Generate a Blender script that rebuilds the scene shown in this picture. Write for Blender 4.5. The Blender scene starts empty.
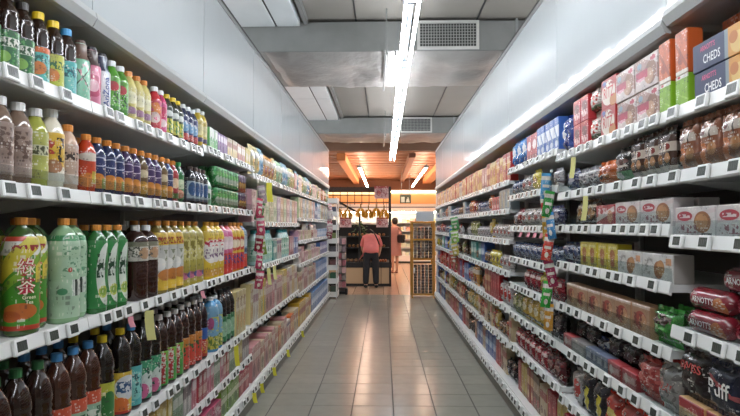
import bpy, bmesh, math, random
from mathutils import Vector, Matrix, noise
random.seed(7)
PI = math.pi
SC = bpy.context.scene
COL = SC.collection

# ------------------------------------------------------------------ camera, world, exposure
EYE = 1.33
cam_d = bpy.data.cameras.new('camera')
cam_d.sensor_width = 36.0
cam_d.lens = 575.0 / 740.0 * 36.0
cam_d.clip_start = 0.05
cam = bpy.data.objects.new('camera', cam_d)
COL.objects.link(cam)
cam.location = (0, 0, EYE)
cam.rotation_euler = (math.radians(90 + 1.79), 0, math.radians(1.35))
SC.camera = cam
world = bpy.data.worlds.new('store_air')
SC.world = world
world.use_nodes = True
world.node_tree.nodes['Background'].inputs[0].default_value = (0.8, 0.85, 0.9, 1)
world.node_tree.nodes['Background'].inputs[1].default_value = 0.05
SC.view_settings.view_transform = 'Standard'
SC.view_settings.look = 'None'
SC.view_settings.gamma = 1.0
SC.view_settings.use_curve_mapping = False
SC.view_settings.exposure = 0.0
TUBE_WATT = 62.0        # emission strength of the fluorescent tubes


# ------------------------------------------------------------------ colours and materials
def lin(c):
    return tuple(((v / 12.92) if v <= 0.04045 else ((v + 0.055) / 1.055) ** 2.4) for v in c)


def H(s):
    s = s.lstrip('#')
    return lin(tuple(int(s[i:i + 2], 16) / 255 for i in (0, 2, 4))) + (1.0,)


class NT:
    """tiny node-tree writer"""
    def __init__(self, name):
        self.m = bpy.data.materials.new(name)
        self.m.use_nodes = True
        self.t = self.m.node_tree
        self.b = self.t.nodes['Principled BSDF']

    def n(self, typ, **kw):
        nd = self.t.nodes.new(typ)
        for k, v in kw.items():
            setattr(nd, k, v)
        return nd

    def put(self, sock, v):
        if isinstance(v, bpy.types.NodeSocket):
            self.t.links.new(v, sock)
        else:
            sock.default_value = v

    def math(self, op, a, b=None, c=None):
        nd = self.n('ShaderNodeMath', operation=op)
        self.put(nd.inputs[0], a)
        if b is not None:
            self.put(nd.inputs[1], b)
        if c is not None:
            self.put(nd.inputs[2], c)
        return nd.outputs[0]

    def mix(self, f, a, b):
        nd = self.n('ShaderNodeMix', data_type='RGBA')
        self.put(nd.inputs[0], f)
        self.put(nd.inputs[6], a)
        self.put(nd.inputs[7], b)
        return nd.outputs[2]


MATS = {}


def plain(name, col, rough=0.5, metal=0.0, coat=0.0, bump=0.0, bscale=40.0, vary=0.0, vscale=6.0, emit=None, estr=0.0, trans=0.0):
    if name in MATS:
        return MATS[name]
    q = NT(name)
    c = H(col) if isinstance(col, str) else col
    q.b.inputs['Base Color'].default_value = c
    q.b.inputs['Roughness'].default_value = rough
    q.b.inputs['Metallic'].default_value = metal
    q.b.inputs['Coat Weight'].default_value = coat
    q.b.inputs['Coat Roughness'].default_value = 0.08
    q.b.inputs['Transmission Weight'].default_value = trans
    if vary > 0 or bump > 0:
        tc = q.n('ShaderNodeTexCoord')
        nz = q.n('ShaderNodeTexNoise')
        nz.inputs['Scale'].default_value = vscale
        nz.inputs['Detail'].default_value = 4
        q.put(nz.inputs['Vector'], tc.outputs['Object'])
        if vary > 0:
            dark = tuple(x * (1 - vary) for x in c[:3]) + (1,)
            q.put(q.b.inputs['Base Color'], q.mix(nz.outputs[0], dark, c))
        if bump > 0:
            n2 = q.n('ShaderNodeTexNoise')
            n2.inputs['Scale'].default_value = bscale
            q.put(n2.inputs['Vector'], tc.outputs['Object'])
            bp = q.n('ShaderNodeBump')
            bp.inputs['Strength'].default_value = bump
            bp.inputs['Distance'].default_value = 0.02
            q.put(bp.inputs['Height'], n2.outputs[0])
            q.put(q.b.inputs['Normal'], bp.outputs[0])
    if emit:
        q.b.inputs['Emission Color'].default_value = H(emit)
        q.b.inputs['Emission Strength'].default_value = estr
    MATS[name] = q.m
    return q.m


def printed(name, base, layers, rough=0.4, coat=0.0, metal=0.0, fine=True):
    """flat print on packaging; layers in label space u (left to right), v (bottom to top):
    ('r',u0,u1,v0,v1,col) rectangle, ('e',cu,cv,ru,rv,col) ellipse, ('s',a,b,c,hw,col) slanted band,
    ('n',scale,thr,col) blotches, ('rn',u0,u1,v0,v1,su,sv,thr,col) small print inside a rectangle"""
    if name in MATS:
        return MATS[name]
    q = NT(name)
    uv = q.n('ShaderNodeUVMap').outputs[0]
    sp = q.n('ShaderNodeSeparateXYZ')
    q.put(sp.inputs[0], uv)
    u, v = sp.outputs[0], sp.outputs[1]
    ink = .58 if any(w in name for w in ('pastel', 'refill', 'gable', 'print_base', 'print_tall', 'tetra')) else .80

    def H(s_, _h=globals()['H']):
        c = _h(s_)
        g = .3 * c[0] + .6 * c[1] + .1 * c[2]
        return tuple((x + (g - x) * .06) * ink for x in c[:3]) + (1.0,)
    cur = H(base)

    def rect(a, b, c, d):
        m1 = q.math('COMPARE', u, (a + b) / 2, (b - a) / 2)
        m2 = q.math('COMPARE', v, (c + d) / 2, (d - c) / 2)
        return q.math('MULTIPLY', m1, m2)

    def nz(su, sv, thr):
        vm = q.n('ShaderNodeVectorMath', operation='MULTIPLY')
        q.put(vm.inputs[0], uv)
        vm.inputs[1].default_value = (su, sv, 1)
        t = q.n('ShaderNodeTexNoise')
        t.inputs['Scale'].default_value = 1.0
        t.inputs['Detail'].default_value = 2
        q.put(t.inputs['Vector'], vm.outputs[0])
        return q.math('GREATER_THAN', t.outputs[0], thr)
    for L in layers:
        k = L[0]
        col = H(L[-1])
        if k == 'r':
            f = rect(*L[1:5])
        elif k == 'e':
            vm = q.n('ShaderNodeVectorMath', operation='MULTIPLY_ADD')
            q.put(vm.inputs[0], uv)
            vm.inputs[1].default_value = (1 / L[3], 1 / L[4], 0)
            vm.inputs[2].default_value = (-L[1] / L[3], -L[2] / L[4], 0)
            ln = q.n('ShaderNodeVectorMath', operation='LENGTH')
            q.put(ln.inputs[0], vm.outputs[0])
            f = q.math('LESS_THAN', ln.outputs['Value'], 1.0)
        elif k == 's':
            dt = q.n('ShaderNodeVectorMath', operation='DOT_PRODUCT')
            q.put(dt.inputs[0], uv)
            dt.inputs[1].default_value = (L[1], L[2], 0)
            f = q.math('COMPARE', dt.outputs['Value'], L[3], L[4])
        elif k == 'n':
            f = nz(L[1], L[1], L[2])
        elif k == 'rn':
            f = q.math('MULTIPLY', rect(*L[1:5]), nz(L[5], L[6], L[7]))
        cur = q.mix(f, cur, col)
    if fine:
        # fine print: broken rows of tiny marks and mottled ink
        h = sum(ord(ch) * (i + 3) for i, ch in enumerate(name)) % 97
        row = q.math('FLOOR', q.math('MULTIPLY', v, 15.0))
        cv = q.n('ShaderNodeCombineXYZ')
        q.put(cv.inputs[0], q.math('MULTIPLY', u, 17.0))
        q.put(cv.inputs[1], q.math('MULTIPLY_ADD', row, 3.7, float(h)))
        t1 = q.n('ShaderNodeTexNoise')
        t1.inputs['Scale'].default_value = 1.0
        q.put(t1.inputs['Vector'], cv.outputs[0])
        vm = q.n('ShaderNodeVectorMath', operation='MULTIPLY_ADD')
        q.put(vm.inputs[0], uv)
        vm.inputs[1].default_value = (3.2, 3.2, 1)
        vm.inputs[2].default_value = (h, h * .7, 0)
        t2 = q.n('ShaderNodeTexNoise')
        t2.inputs['Scale'].default_value = 1.0
        t2.inputs['Detail'].default_value = 3
        q.put(t2.inputs['Vector'], vm.outputs[0])
        inrow = q.math('GREATER_THAN', q.math('FRACT', q.math('MULTIPLY', v, 15.0)), .38)
        on = q.math('MULTIPLY', q.math('GREATER_THAN', t1.outputs[0], .53), inrow)
        lite = q.math('MULTIPLY', q.math('MULTIPLY', on, q.math('GREATER_THAN', t2.outputs[0], .56)), .6)
        dark = q.math('MULTIPLY', q.math('MULTIPLY', on, q.math('LESS_THAN', t2.outputs[0], .43)), .5)
        cur = q.mix(lite, cur, (.78, .75, .68, 1))
        cur = q.mix(dark, cur, (.05, .045, .05, 1))
        sc = q.n('ShaderNodeVectorMath', operation='SCALE')
        q.put(sc.inputs[0], cur)
        q.put(sc.inputs['Scale'], q.math('MULTIPLY_ADD', t2.outputs[0], .7, .62))
        cur = sc.outputs[0]
    q.put(q.b.inputs['Base Color'], cur)
    q.b.inputs['Roughness'].default_value = rough
    q.b.inputs['Coat Weight'].default_value = coat
    q.b.inputs['Metallic'].default_value = metal
    MATS[name] = q.m
    return q.m


def clear_plastic(name='clear_plastic', tint='#eef2f2', mixf=0.045):
    if name in MATS:
        return MATS[name]
    q = NT(name)
    q.t.nodes.remove(q.b)
    out = q.t.nodes['Material Output']
    tr = q.n('ShaderNodeBsdfTransparent')
    tr.inputs[0].default_value = H(tint)
    gl = q.n('ShaderNodeBsdfGlossy')
    gl.inputs['Roughness'].default_value = 0.12
    mx = q.n('ShaderNodeMixShader')
    mx.inputs[0].default_value = mixf
    q.put(mx.inputs[1], tr.outputs[0])
    q.put(mx.inputs[2], gl.outputs[0])
    q.put(out.inputs[0], mx.outputs[0])
    MATS[name] = q.m
    return q.m


def floor_mat(name, grid, tint=None):
    q = NT(name)
    tc = q.n('ShaderNodeTexCoord')
    nz = q.n('ShaderNodeTexNoise')
    nz.inputs['Scale'].default_value = 9
    nz.inputs['Detail'].default_value = 5
    q.put(nz.inputs['Vector'], tc.outputs['Object'])
    c = q.mix(nz.outputs[0], H('#8b8b80'), H('#9d9d92'))
    oi = q.n('ShaderNodeObjectInfo')
    c = q.mix(q.math('MULTIPLY', oi.outputs['Random'], 0.25), c, H('#7c7b73'))
    if tint:
        c = q.mix(nz.outputs[0], H(tint), H('#c4a488'))
    if grid:
        br = q.n('ShaderNodeTexBrick')
        br.offset = 0.0
        br.inputs['Scale'].default_value = 1.0
        br.inputs['Brick Width'].default_value = 0.3
        br.inputs['Row Height'].default_value = 0.3
        br.inputs['Mortar Size'].default_value = 0.004
        q.put(br.inputs['Vector'], tc.outputs['Object'])
        c = q.mix(br.outputs['Fac'], c, H('#5c5b56'))
    q.put(q.b.inputs['Base Color'], c)
    q.b.inputs['Roughness'].default_value = 0.21
    return q.m


def foil_mat():
    q = NT('duct_foil')
    tc = q.n('ShaderNodeTexCoord')
    n1 = q.n('ShaderNodeTexNoise')
    n1.inputs['Scale'].default_value = 2.2
    n1.inputs['Detail'].default_value = 5
    q.put(n1.inputs['Vector'], tc.outputs['Object'])
    n2 = q.n('ShaderNodeTexNoise')
    n2.inputs['Scale'].default_value = 14
    n2.inputs['Detail'].default_value = 3
    q.put(n2.inputs['Vector'], tc.outputs['Object'])
    c = q.mix(n1.outputs[0], H('#858380'), H('#b5b3af'))
    q.put(q.b.inputs['Base Color'], c)
    q.b.inputs['Metallic'].default_value = 0.5
    q.b.inputs['Roughness'].default_value = 0.5
    bp = q.n('ShaderNodeBump')
    bp.inputs['Strength'].default_value = 0.8
    bp.inputs['Distance'].default_value = 0.03
    q.put(bp.inputs['Height'], q.math('ADD', n1.outputs[0], q.math('MULTIPLY', n2.outputs[0], 0.35)))
    q.put(q.b.inputs['Normal'], bp.outputs[0])
    return q.m


def wood_mat(name, c1, c2):
    q = NT(name)
    tc = q.n('ShaderNodeTexCoord')
    mp = q.n('ShaderNodeMapping')
    mp.inputs['Scale'].default_value = (0.6, 9, 9)
    q.put(mp.inputs[0], tc.outputs['Object'])
    nz = q.n('ShaderNodeTexNoise')
    nz.inputs['Scale'].default_value = 2
    nz.inputs['Detail'].default_value = 5
    q.put(nz.inputs['Vector'], mp.outputs[0])
    oi = q.n('ShaderNodeObjectInfo')
    f = q.math('MULTIPLY_ADD', oi.outputs['Random'], 0.5, q.math('MULTIPLY', nz.outputs[0], 0.5))
    q.put(q.b.inputs['Base Color'], q.mix(f, H(c1), H(c2)))
    q.b.inputs['Roughness'].default_value = 0.5
    return q.m


M_WHITE = plain('white_enamel', '#dedfdd', 0.32)
M_LIP = plain('shelf_rail_white', '#e6e7e4', 0.28)
M_PANEL = plain('gloss_header_white', '#bfc5c7', 0.06, coat=0.0, bump=0.05, bscale=7.0)
M_KICK = plain('kick_plate', '#6f6e68', 0.5)
M_BACK = plain('shelf_back', '#77746f', 0.6)
M_TRIM = plain('trim_metal', '#9fa3a4', 0.35, 0.6)
M_DARK = plain('dark_trim', '#2d2e2f', 0.5)
M_STEEL = plain('galvanised', '#8e908e', 0.45, 0.25, bump=0.08, bscale=20, vary=0.25)
M_FOIL = foil_mat()
M_CLEAR = clear_plastic()
M_CLEARBAG = clear_plastic('clear_bag_film', '#d6dada', 0.25)
M_TAG = plain('tag_white', '#e9eae8', 0.35)
M_SCREEN = plain('tag_screen', '#4d524c', 0.25)
M_SCREEN2 = plain('tag_digits', '#20241f', 0.4)
M_BLACK = plain('black_matte', '#151515', 0.6)
M_TUBE = plain('tube_glow', '#ffffff', 0.5, emit='#f4f8ff', estr=TUBE_WATT)
M_TUBEWARM = plain('tube_glow_warm', '#ffffff', 0.5, emit='#ffd8bc', estr=80.0)
M_COVE = plain('cove_glow', '#ffffff', 0.5, emit='#ffdcae', estr=16.0)
M_COLDLED = plain('cooler_led', '#ffffff', 0.5, emit='#fff6e6', estr=24.0)


# ------------------------------------------------------------------ mesh helpers
def mesh_obj(name, verts, faces, mat, parent=None, loc=(0, 0, 0), uvs=None, mi=None, smooth=False):
    me = bpy.data.meshes.new(name)
    me.from_pydata(verts, [], faces)
    for m in (mat if isinstance(mat, (list, tuple)) else [mat]):
        me.materials.append(m)
    if uvs:
        lay = me.uv_layers.new(name='UVMap')
        flat = [c for f in uvs for p in f for c in p]
        lay.data.foreach_set('uv', flat)
    if mi:
        me.polygons.foreach_set('material_index', mi)
    if smooth:
        me.polygons.foreach_set('use_smooth', [True] * len(me.polygons))
    o = bpy.data.objects.new(name, me)
    COL.objects.link(o)
    o.location = loc
    if parent:
        o.parent = parent
    return o


BOXF = [(0, 3, 2, 1), (4, 5, 6, 7), (0, 1, 5, 4), (1, 2, 6, 5), (2, 3, 7, 6), (3, 0, 4, 7)]


def box_vf(x0, x1, y0, y1, z0, z1):
    return [(x0, y0, z0), (x1, y0, z0), (x1, y1, z0), (x0, y1, z0), (x0, y0, z1), (x1, y0, z1), (x1, y1, z1), (x0, y1, z1)], list(BOXF)


class MB:
    """collects pieces of ONE part"""
    def __init__(self):
        self.v, self.f = [], []

    def add(self, v, f):
        o = len(self.v)
        self.v += v
        self.f += [tuple(i + o for i in q) for q in f]
        return self

    def box(self, x0, x1, y0, y1, z0, z1):
        return self.add(*box_vf(min(x0, x1), max(x0, x1), min(y0, y1), max(y0, y1), min(z0, z1), max(z0, z1)))

    def tube(self, p, q, r, n=10):
        p, q = Vector(p), Vector(q)
        d = (q - p).normalized()
        a = d.orthogonal().normalized()
        b = d.cross(a)
        v = []
        for c in (p, q):
            for i in range(n):
                t = 2 * PI * i / n
                v.append(tuple(c + a * (r * math.cos(t)) + b * (r * math.sin(t))))
        f = [(i, (i + 1) % n, n + (i + 1) % n, n + i) for i in range(n)]
        f += [tuple(range(n - 1, -1, -1)), tuple(range(n, 2 * n))]
        return self.add(v, f)

    def build(self, name, mat, parent=None, off=(0, 0, 0), smooth=False, bevel=0.0):
        v = [(a - off[0], b - off[1], c - off[2]) for a, b, c in self.v]
        o = mesh_obj(name, v, self.f, mat, parent, smooth=smooth)
        if bevel:
            bm = bmesh.new()
            bm.from_mesh(o.data)
            bmesh.ops.bevel(bm, geom=bm.edges[:], offset=bevel, segments=1, affect='EDGES', profile=0.5)
            bm.to_mesh(o.data)
            bm.free()
        return o


def empty(name, loc=(0, 0, 0), rz=0.0):
    o = bpy.data.objects.new(name, None)
    o.empty_display_size = 0.05
    COL.objects.link(o)
    o.location = loc
    o.rotation_euler = (0, 0, rz)
    return o


def tag(o, label=None, cat=None, group=None, kind=None):
    if label:
        o['label'] = label
    if cat:
        o['category'] = cat
    if group:
        o['group'] = group
    if kind:
        o['kind'] = kind
    return o


def copy_tree(o, parent=None):
    c = o.copy()
    COL.objects.link(c)
    c.parent = parent
    for ch in KIDS.get(o.name, ()):
        copy_tree(ch, c)
    return c


KIDS = {}


def kid(o, parent):
    KIDS.setdefault(parent.name, []).append(o)
    o.parent = parent
    return o


def lathe(profile, n=18, sq=2.0, v0=None, v1=None, caps=True):
    """profile [(r,z)]; front of the turned shape is -Y; u runs twice round so that the front half spans 0..1"""
    vs, fs, uv = [], [], []
    for r, z in profile:
        for i in range(n):
            a = -PI / 2 + (i / n - 0.5) * 2 * PI
            c, s = math.cos(a), math.sin(a)
            if sq != 2.0:
                k = (abs(c) ** sq + abs(s) ** sq) ** (-1 / sq)
                c, s = c * k, s * k
            vs.append((r * c, r * s, z))
    za = profile[0][1] if v0 is None else v0
    zb = profile[-1][1] if v1 is None else v1
    for j in range(len(profile) - 1):
        va = (profile[j][1] - za) / (zb - za)
        vb = (profile[j + 1][1] - za) / (zb - za)
        for i in range(n):
            i2 = (i + 1) % n
            fs.append((j * n + i, j * n + i2, (j + 1) * n + i2, (j + 1) * n + i))
            u = ((i / n - 0.25) * 2) % 1.0
            u2 = u + 2.0 / n
            uv.append(((u, va), (u2, va), (u2, vb), (u, vb)))
    if caps:
        fs.append(tuple(range(n - 1, -1, -1)))
        uv.append(tuple((0.01, 0.0) for _ in range(n)))
        k = (len(profile) - 1) * n
        fs.append(tuple(range(k, k + n)))
        uv.append(tuple((0.01, 1.0) for _ in range(n)))
    return vs, fs, uv


# ------------------------------------------------------------------ lettering
FONT_CACHE = {}


def text_geo(s, width, height=None, rot=False, bold=.012):
    """flat lettering in XZ, facing -Y, centred, fitted to width (and height)"""
    fk = (s, bold)
    if fk not in FONT_CACHE:
        cu = bpy.data.curves.new('lettering_curve', 'FONT')
        cu.body = s
        cu.align_x = 'CENTER'
        cu.resolution_u = 2
        cu.offset = bold
        ob = bpy.data.objects.new('lettering_curve', cu)
        COL.objects.link(ob)
        dg = bpy.context.evaluated_depsgraph_get()
        me = bpy.data.meshes.new_from_object(ob.evaluated_get(dg))
        vs = [(v.co.x, v.co.y) for v in me.vertices]
        fs = [tuple(p.vertices) for p in me.polygons]
        bpy.data.objects.remove(ob)
        bpy.data.curves.remove(cu)
        bpy.data.meshes.remove(me)
        FONT_CACHE[fk] = (vs, fs)
    vs, fs = FONT_CACHE[fk]
    if not vs:
        return [], []
    x0, x1 = min(v[0] for v in vs), max(v[0] for v in vs)
    y0, y1 = min(v[1] for v in vs), max(v[1] for v in vs)
    k = width / (x1 - x0)
    kz = k if height is None else height / (y1 - y0)
    out = [((x - (x0 + x1) / 2) * k, (y - (y0 + y1) / 2) * kz) for x, y in vs]
    if rot:
        out = [(-b, a) for a, b in out]
    return out, fs


def lettering(s, width, mat, parent, cx, cz, y=0.0, height=None, rot=False, radius=None, axis='z', bold=.012, e=.0006):
    """lettering as a mesh: on a flat front at depth y, or wrapped on a cylinder (axis z standing, x lying)"""
    p, fs = text_geo(s, width, height, rot, bold)
    if not p:
        return None
    if radius is None:
        vs = [(x + cx, y - e, z + cz) for x, z in p]
    elif axis == 'z':
        vs = []
        for x, z in p:
            a = (x + cx) / radius
            vs.append(((radius + e) * math.sin(a), -(radius + e) * math.cos(a), z + cz))
    else:
        vs = []
        for x, z in p:
            a = z / radius
            vs.append((x + cx, -(radius + e) * math.cos(a), cz + (radius + e) * math.sin(a)))
    o = mesh_obj('lettering', vs, fs, mat)
    return kid(o, parent)


# ------------------------------------------------------------------ the room
ROOM = dict(x0=-7.0, x1=7.0, y0=-5.0, y1=22.0)
CEIL = 3.43


def structure(name, mb, mat, **kw):
    return tag(mb.build(name, mat, **kw), kind='structure')


M_TILE = floor_mat('grey_floor_tile', False)
M_TILEGRID = floor_mat('grey_floor_tile_far', True)
M_TILEHALL = floor_mat('beige_floor_tile', True, '#b0917a')
M_GROUT = plain('floor_grout', '#45443f', 0.8)
AX0, AX1 = -1.13, 0.97          # laid tile field between the two shelf runs (7 columns of 0.3)
AY0, AY1 = 1.9, 11.2
fl = MB()
fl.box(AX0, AX1, AY0, AY1, -0.10, -0.004)
floor = structure('floor', fl, M_GROUT)
for nm, b in (('floor_field', (ROOM['x0'], AX0, ROOM['y0'], AY1)), ('floor_field', (AX1, ROOM['x1'], ROOM['y0'], AY1)),
              ('floor_field', (AX0, AX1, ROOM['y0'], AY0)), ('floor_field', (ROOM['x0'], ROOM['x1'], AY1, ROOM['y1']))):
    o = MB().box(*b, -0.10, 0.0).build(nm, M_TILEHALL if b[2] == AY1 else M_TILEGRID, parent=floor)
# one mesh shared by all the laid tiles
tw = 0.3
tile_me = None
for j in range(int(round((AY1 - AY0) / tw))):
    for i in range(7):
        x, y = AX0 + tw * (i + .5), AY0 + tw * (j + .5)
        if tile_me is None:
            g, g2 = 0.0042, 0.0026
            t = MB().box(-tw / 2 + g, tw / 2 - g, -tw / 2 + g2, tw / 2 - g2, -0.006, 0.0).build('tile', M_TILE, parent=floor, bevel=0.0008)
            tile_me = t.data
        else:
            t = bpy.data.objects.new('tile', tile_me)
            COL.objects.link(t)
            t.parent = floor
        t.location = (x, y, 0)
        t.rotation_euler = (random.uniform(-.0025, .0025), random.uniform(-.0025, .0025), 0)

M_SLAB = plain('ceiling_slab', '#8f8b84', 0.85, vary=0.18, vscale=1.2)
structure('ceiling', MB().box(ROOM['x0'], ROOM['x1'], ROOM['y0'], ROOM['y1'], CEIL, CEIL + .1), M_SLAB)
M_WALL = plain('store_wall', '#b9b4aa', 0.8)
structure('wall_left', MB().box(ROOM['x0'] - .1, ROOM['x0'], ROOM['y0'], ROOM['y1'], 0, CEIL), M_WALL)
structure('wall_right', MB().box(ROOM['x1'], ROOM['x1'] + .1, ROOM['y0'], ROOM['y1'], 0, CEIL), M_WALL)
structure('wall_front', MB().box(ROOM['x0'], ROOM['x1'], ROOM['y0'] - .1, ROOM['y0'], 0, CEIL), M_WALL)
structure('wall_back', MB().box(ROOM['x0'], ROOM['x1'], ROOM['y1'], ROOM['y1'] + .1, 0, CEIL), M_WALL)
# slab joints seen as faint dark lines
for k, x in enumerate((-0.28, 0.95)):
    structure('trim_%d' % (k + 1), MB().box(x - .008, x + .008, ROOM['y0'], 12.3, CEIL - .006, CEIL), M_DARK)

# wood-lined ceiling over the produce hall
M_PLANK = wood_mat('ceiling_plank', '#86553a', '#b07a58')
M_BEAM = wood_mat('orange_beam', '#b87038', '#c88448')
hall = structure('ceiling_hall', MB().box(-6.9, 6.9, 12.7, 21.9, 3.06, 3.10), plain('hall_ceiling_dark', '#4a3022', 0.8))
ny = 30
for k in range(ny):
    y0 = 12.7 + 9.2 * k / ny
    o = MB().box(-6.9, 6.9, y0 + .02, y0 + 9.2 / ny - .02, 3.02 - .012 * (k % 2), 3.06).build('plank', M_PLANK, parent=hall)
structure('trim_3', MB().box(-6.9, 6.9, 12.62, 12.7, 2.99, 3.425), plain('hall_fascia', '#7a5a46', 0.7))

# ------------------------------------------------------------------ shelf runs
XL = {-1: -0.98, 1: 0.93}       # front of the price rails
XB = {-1: -1.42, 1: 1.37}       # back panels
JOINTS = [0.7, 1.9, 3.1, 4.3, 5.5, 6.7, 7.9, 9.1, 10.3]
DECK = 0.155
CANOPY = {-1: 2.0, 1: 1.965}
PTOP = {-1: 2.69, 1: 2.67}
LEFT_NEAR = [1.73, 1.425, 1.005, 0.567, 0.36]
LEFT_FAR = [1.71, 1.345, 1.0, 0.575]
ZS = {}
for b in range(8):
    ZS[(-1, b)] = ([1.755] + LEFT_NEAR[1:] if b == 2 else LEFT_NEAR) if b < 3 else (LEFT_FAR if b < 5 else [1.71, 1.41, 1.14, 0.865, 0.52])
    ZS[(1, b)] = ([1.69, 1.485, 1.28, 0.99, 0.69, 0.43], [1.69, 1.485, 1.315, 1.125, 0.91, 0.69, 0.43],
                  [1.73, 1.53, 1.31, 1.09, 0.90, 0.69, 0.46])[b] if b < 3 else [1.655, 1.44, 1.21, 0.97, 0.70, 0.44]
SIDE = {-1: 'left', 1: 'right'}
ORD = ['first', 'second', 'third', 'fourth', 'fifth', 'sixth', 'seventh', 'eighth', 'ninth', 'tenth', 'eleventh', 'twelfth', 'thirteenth',
       'fourteenth', 'fifteenth', 'sixteenth', 'seventeenth', 'eighteenth', 'nineteenth', 'twentieth']
TENS = {2: 'twenty', 3: 'thirty', 4: 'forty', 5: 'fifty', 6: 'sixty', 7: 'seventy', 8: 'eighty', 9: 'ninety'}


def ordinal(n):
    if n <= 20:
        return ORD[n - 1]
    t, u = divmod(n, 10)
    if u == 0:
        return TENS[t][:-1] + 'ieth'
    return TENS[t] + '-' + ORD[u - 1]


def shelf_unit(s, b):
    y0, y1 = JOINTS[b], JOINTS[b + 1]
    ym = (y0 + y1) / 2
    xl, xb = XL[s], XB[s]
    org = ((xl + xb) / 2, ym, 0)
    r = empty('shelf_unit', org)
    tag(r, 'white shelf unit with glossy header, %s bay from the camera, %s of the aisle' % (ORD[b], SIDE[s]), 'shelf unit',
        'shelf units along the %s of the aisle' % SIDE[s])

    def part(nm, mb, mat, parent=None, bevel=0.0):
        o = mb.build(nm, mat, off=org, bevel=bevel)
        o.parent = parent or r
        return o
    g = 0.002
    ya, yb = y0 + g, y1 - g
    # base: kick plate, deck and its rail
    xk = xl - s * 0.013
    part('kick_plate', MB().box(xk, xk + s * .02, ya, yb, 0, .085), M_KICK)
    xf = xl - s * 0.03
    dk = part('base_deck', MB().box(xf + s * .004, xb, ya, yb, .085, DECK), M_WHITE)
    m = MB()
    m.add([(xf + s * .004, ya, .088), (xf, ya, .092), (xf + s * .012, ya, DECK + .012), (xf + s * .016, ya, DECK + .012),
           (xf + s * .004, yb, .088), (xf, yb, .092), (xf + s * .012, yb, DECK + .012), (xf + s * .016, yb, DECK + .012)],
          [(0, 1, 5, 4), (1, 2, 6, 5), (2, 3, 7, 6), (3, 0, 4, 7), (0, 3, 2, 1), (4, 5, 6, 7)])
    part('price_rail', m, M_LIP, dk)
    # back and posts
    part('back_panel', MB().box(xb, xb + s * .02, ya, yb, .0, PTOP[s] - .02), M_BACK)
    for yy in (y0 + .02, y1 - .02):
        part('upright_post', MB().box(xb - s * .02, xb - s * .0002, yy - .015, yy + .015, DECK, CANOPY[s]), M_WHITE)
    # shelves
    for zc in ZS[(s, b)]:
        sh = part('shelf', MB().box(xl + s * .006, xb - s * .021, ya, yb, zc - .012, zc + .014), M_WHITE)
        m = MB()
        m.add([(xl + s * .007, ya, zc - .022), (xl + s * .001, ya, zc - .021), (xl - s * .002, ya, zc - .016), (xl + s * .005, ya, zc + .022), (xl + s * .009, ya, zc + .022),
               (xl + s * .007, yb, zc - .022), (xl + s * .001, yb, zc - .021), (xl - s * .002, yb, zc - .016), (xl + s * .005, yb, zc + .022), (xl + s * .009, yb, zc + .022)],
              [(0, 1, 6, 5), (1, 2, 7, 6), (2, 3, 8, 7), (3, 4, 9, 8), (4, 0, 5, 9), (0, 4, 3, 2, 1), (5, 6, 7, 8, 9)])
        part('price_rail', m, M_LIP, sh)
        zi = ZS[(s, b)].index(zc)
        if b < 3 and ((s == 1 and 1 <= zi <= 5) or (s == -1 and zi == 1)):
            part('shelf_guard', MB().box(xl + s * .0095, xl + s * .0115, ya + .004, yb - .004, zc + .0142, zc + .066), M_CLEAR, sh)
        for yy in (y0 + .02, y1 - .02):
            v = [(xl + s * .06, yy - .002, zc - .013), (xb - s * .02, yy - .002, zc - .013), (xb - s * .02, yy - .002, zc - .07),
                 (xl + s * .06, yy + .002, zc - .013), (xb - s * .02, yy + .002, zc - .013), (xb - s * .02, yy + .002, zc - .07)]
            part('bracket', MB().add(v, [(0, 1, 2), (3, 5, 4), (0, 3, 4, 1), (1, 4, 5, 2), (2, 5, 3, 0)]), M_WHITE, sh)
    # canopy, its lip, header panel with top rail
    cz = CANOPY[s] + (.02 if s == 1 and b == 0 else 0)
    cp = part('canopy', MB().box(xl + s * .02, xb - s * .0002, ya, yb, cz + .005, cz + .04), plain('canopy_grey', '#b3b2ac', 0.5))
    m = MB()
    pr = [(xl + s * .02, cz), (xl + s * .002, cz + .002), (xl - s * .014, cz + .03), (xl - s * .008, cz + .052), (xl + s * .02, cz + .056)]
    k = len(pr)
    m.add([(p[0], ya, p[1]) for p in pr] + [(p[0], yb, p[1]) for p in pr],
          [(i, (i + 1) % k, k + (i + 1) % k, k + i) for i in range(k)] + [tuple(range(k - 1, -1, -1)), tuple(range(k, 2 * k))])
    part('canopy_lip', m, plain('canopy_lip_grey', '#b4b7b6', 0.35), cp)
    hp = part('header_panel', MB().box(xl + s * .004, xl + s * .02, y0 + .003, y1 - .003, cz + .057, PTOP[s] - .025), M_PANEL)
    part('joint_strip', MB().box(xl + s * .006, xl + s * .02, y1 - .003, y1 + .003, cz + .057, PTOP[s] - .025), plain('joint_grey', '#8e9394', 0.4), hp)
    part('top_rail', MB().box(xl, xl + s * .03, ya, yb, PTOP[s] - .025, PTOP[s]), M_TRIM, hp)
    part('top_edge', MB().box(xl + s * .002, xl + s * .03, ya, yb, PTOP[s], PTOP[s] + .02), M_DARK, hp)
    return r


for s in (-1, 1):
    for b in range(8):
        shelf_unit(s, b)
    # end cheeks close the run at the far end
    e = MB().box(XL[s] + s * .01, XB[s] + s * .02, 10.302, 10.325, 0, CANOPY[s] + .04).build('end_panel', M_WHITE)
    tag(e, 'plain white panel closing the far end of the %s shelf run' % SIDE[s], 'panel')


def bay_of(y):
    for b in range(8):
        if JOINTS[b] <= y < JOINTS[b + 1]:
            return b
    return 7

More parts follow.
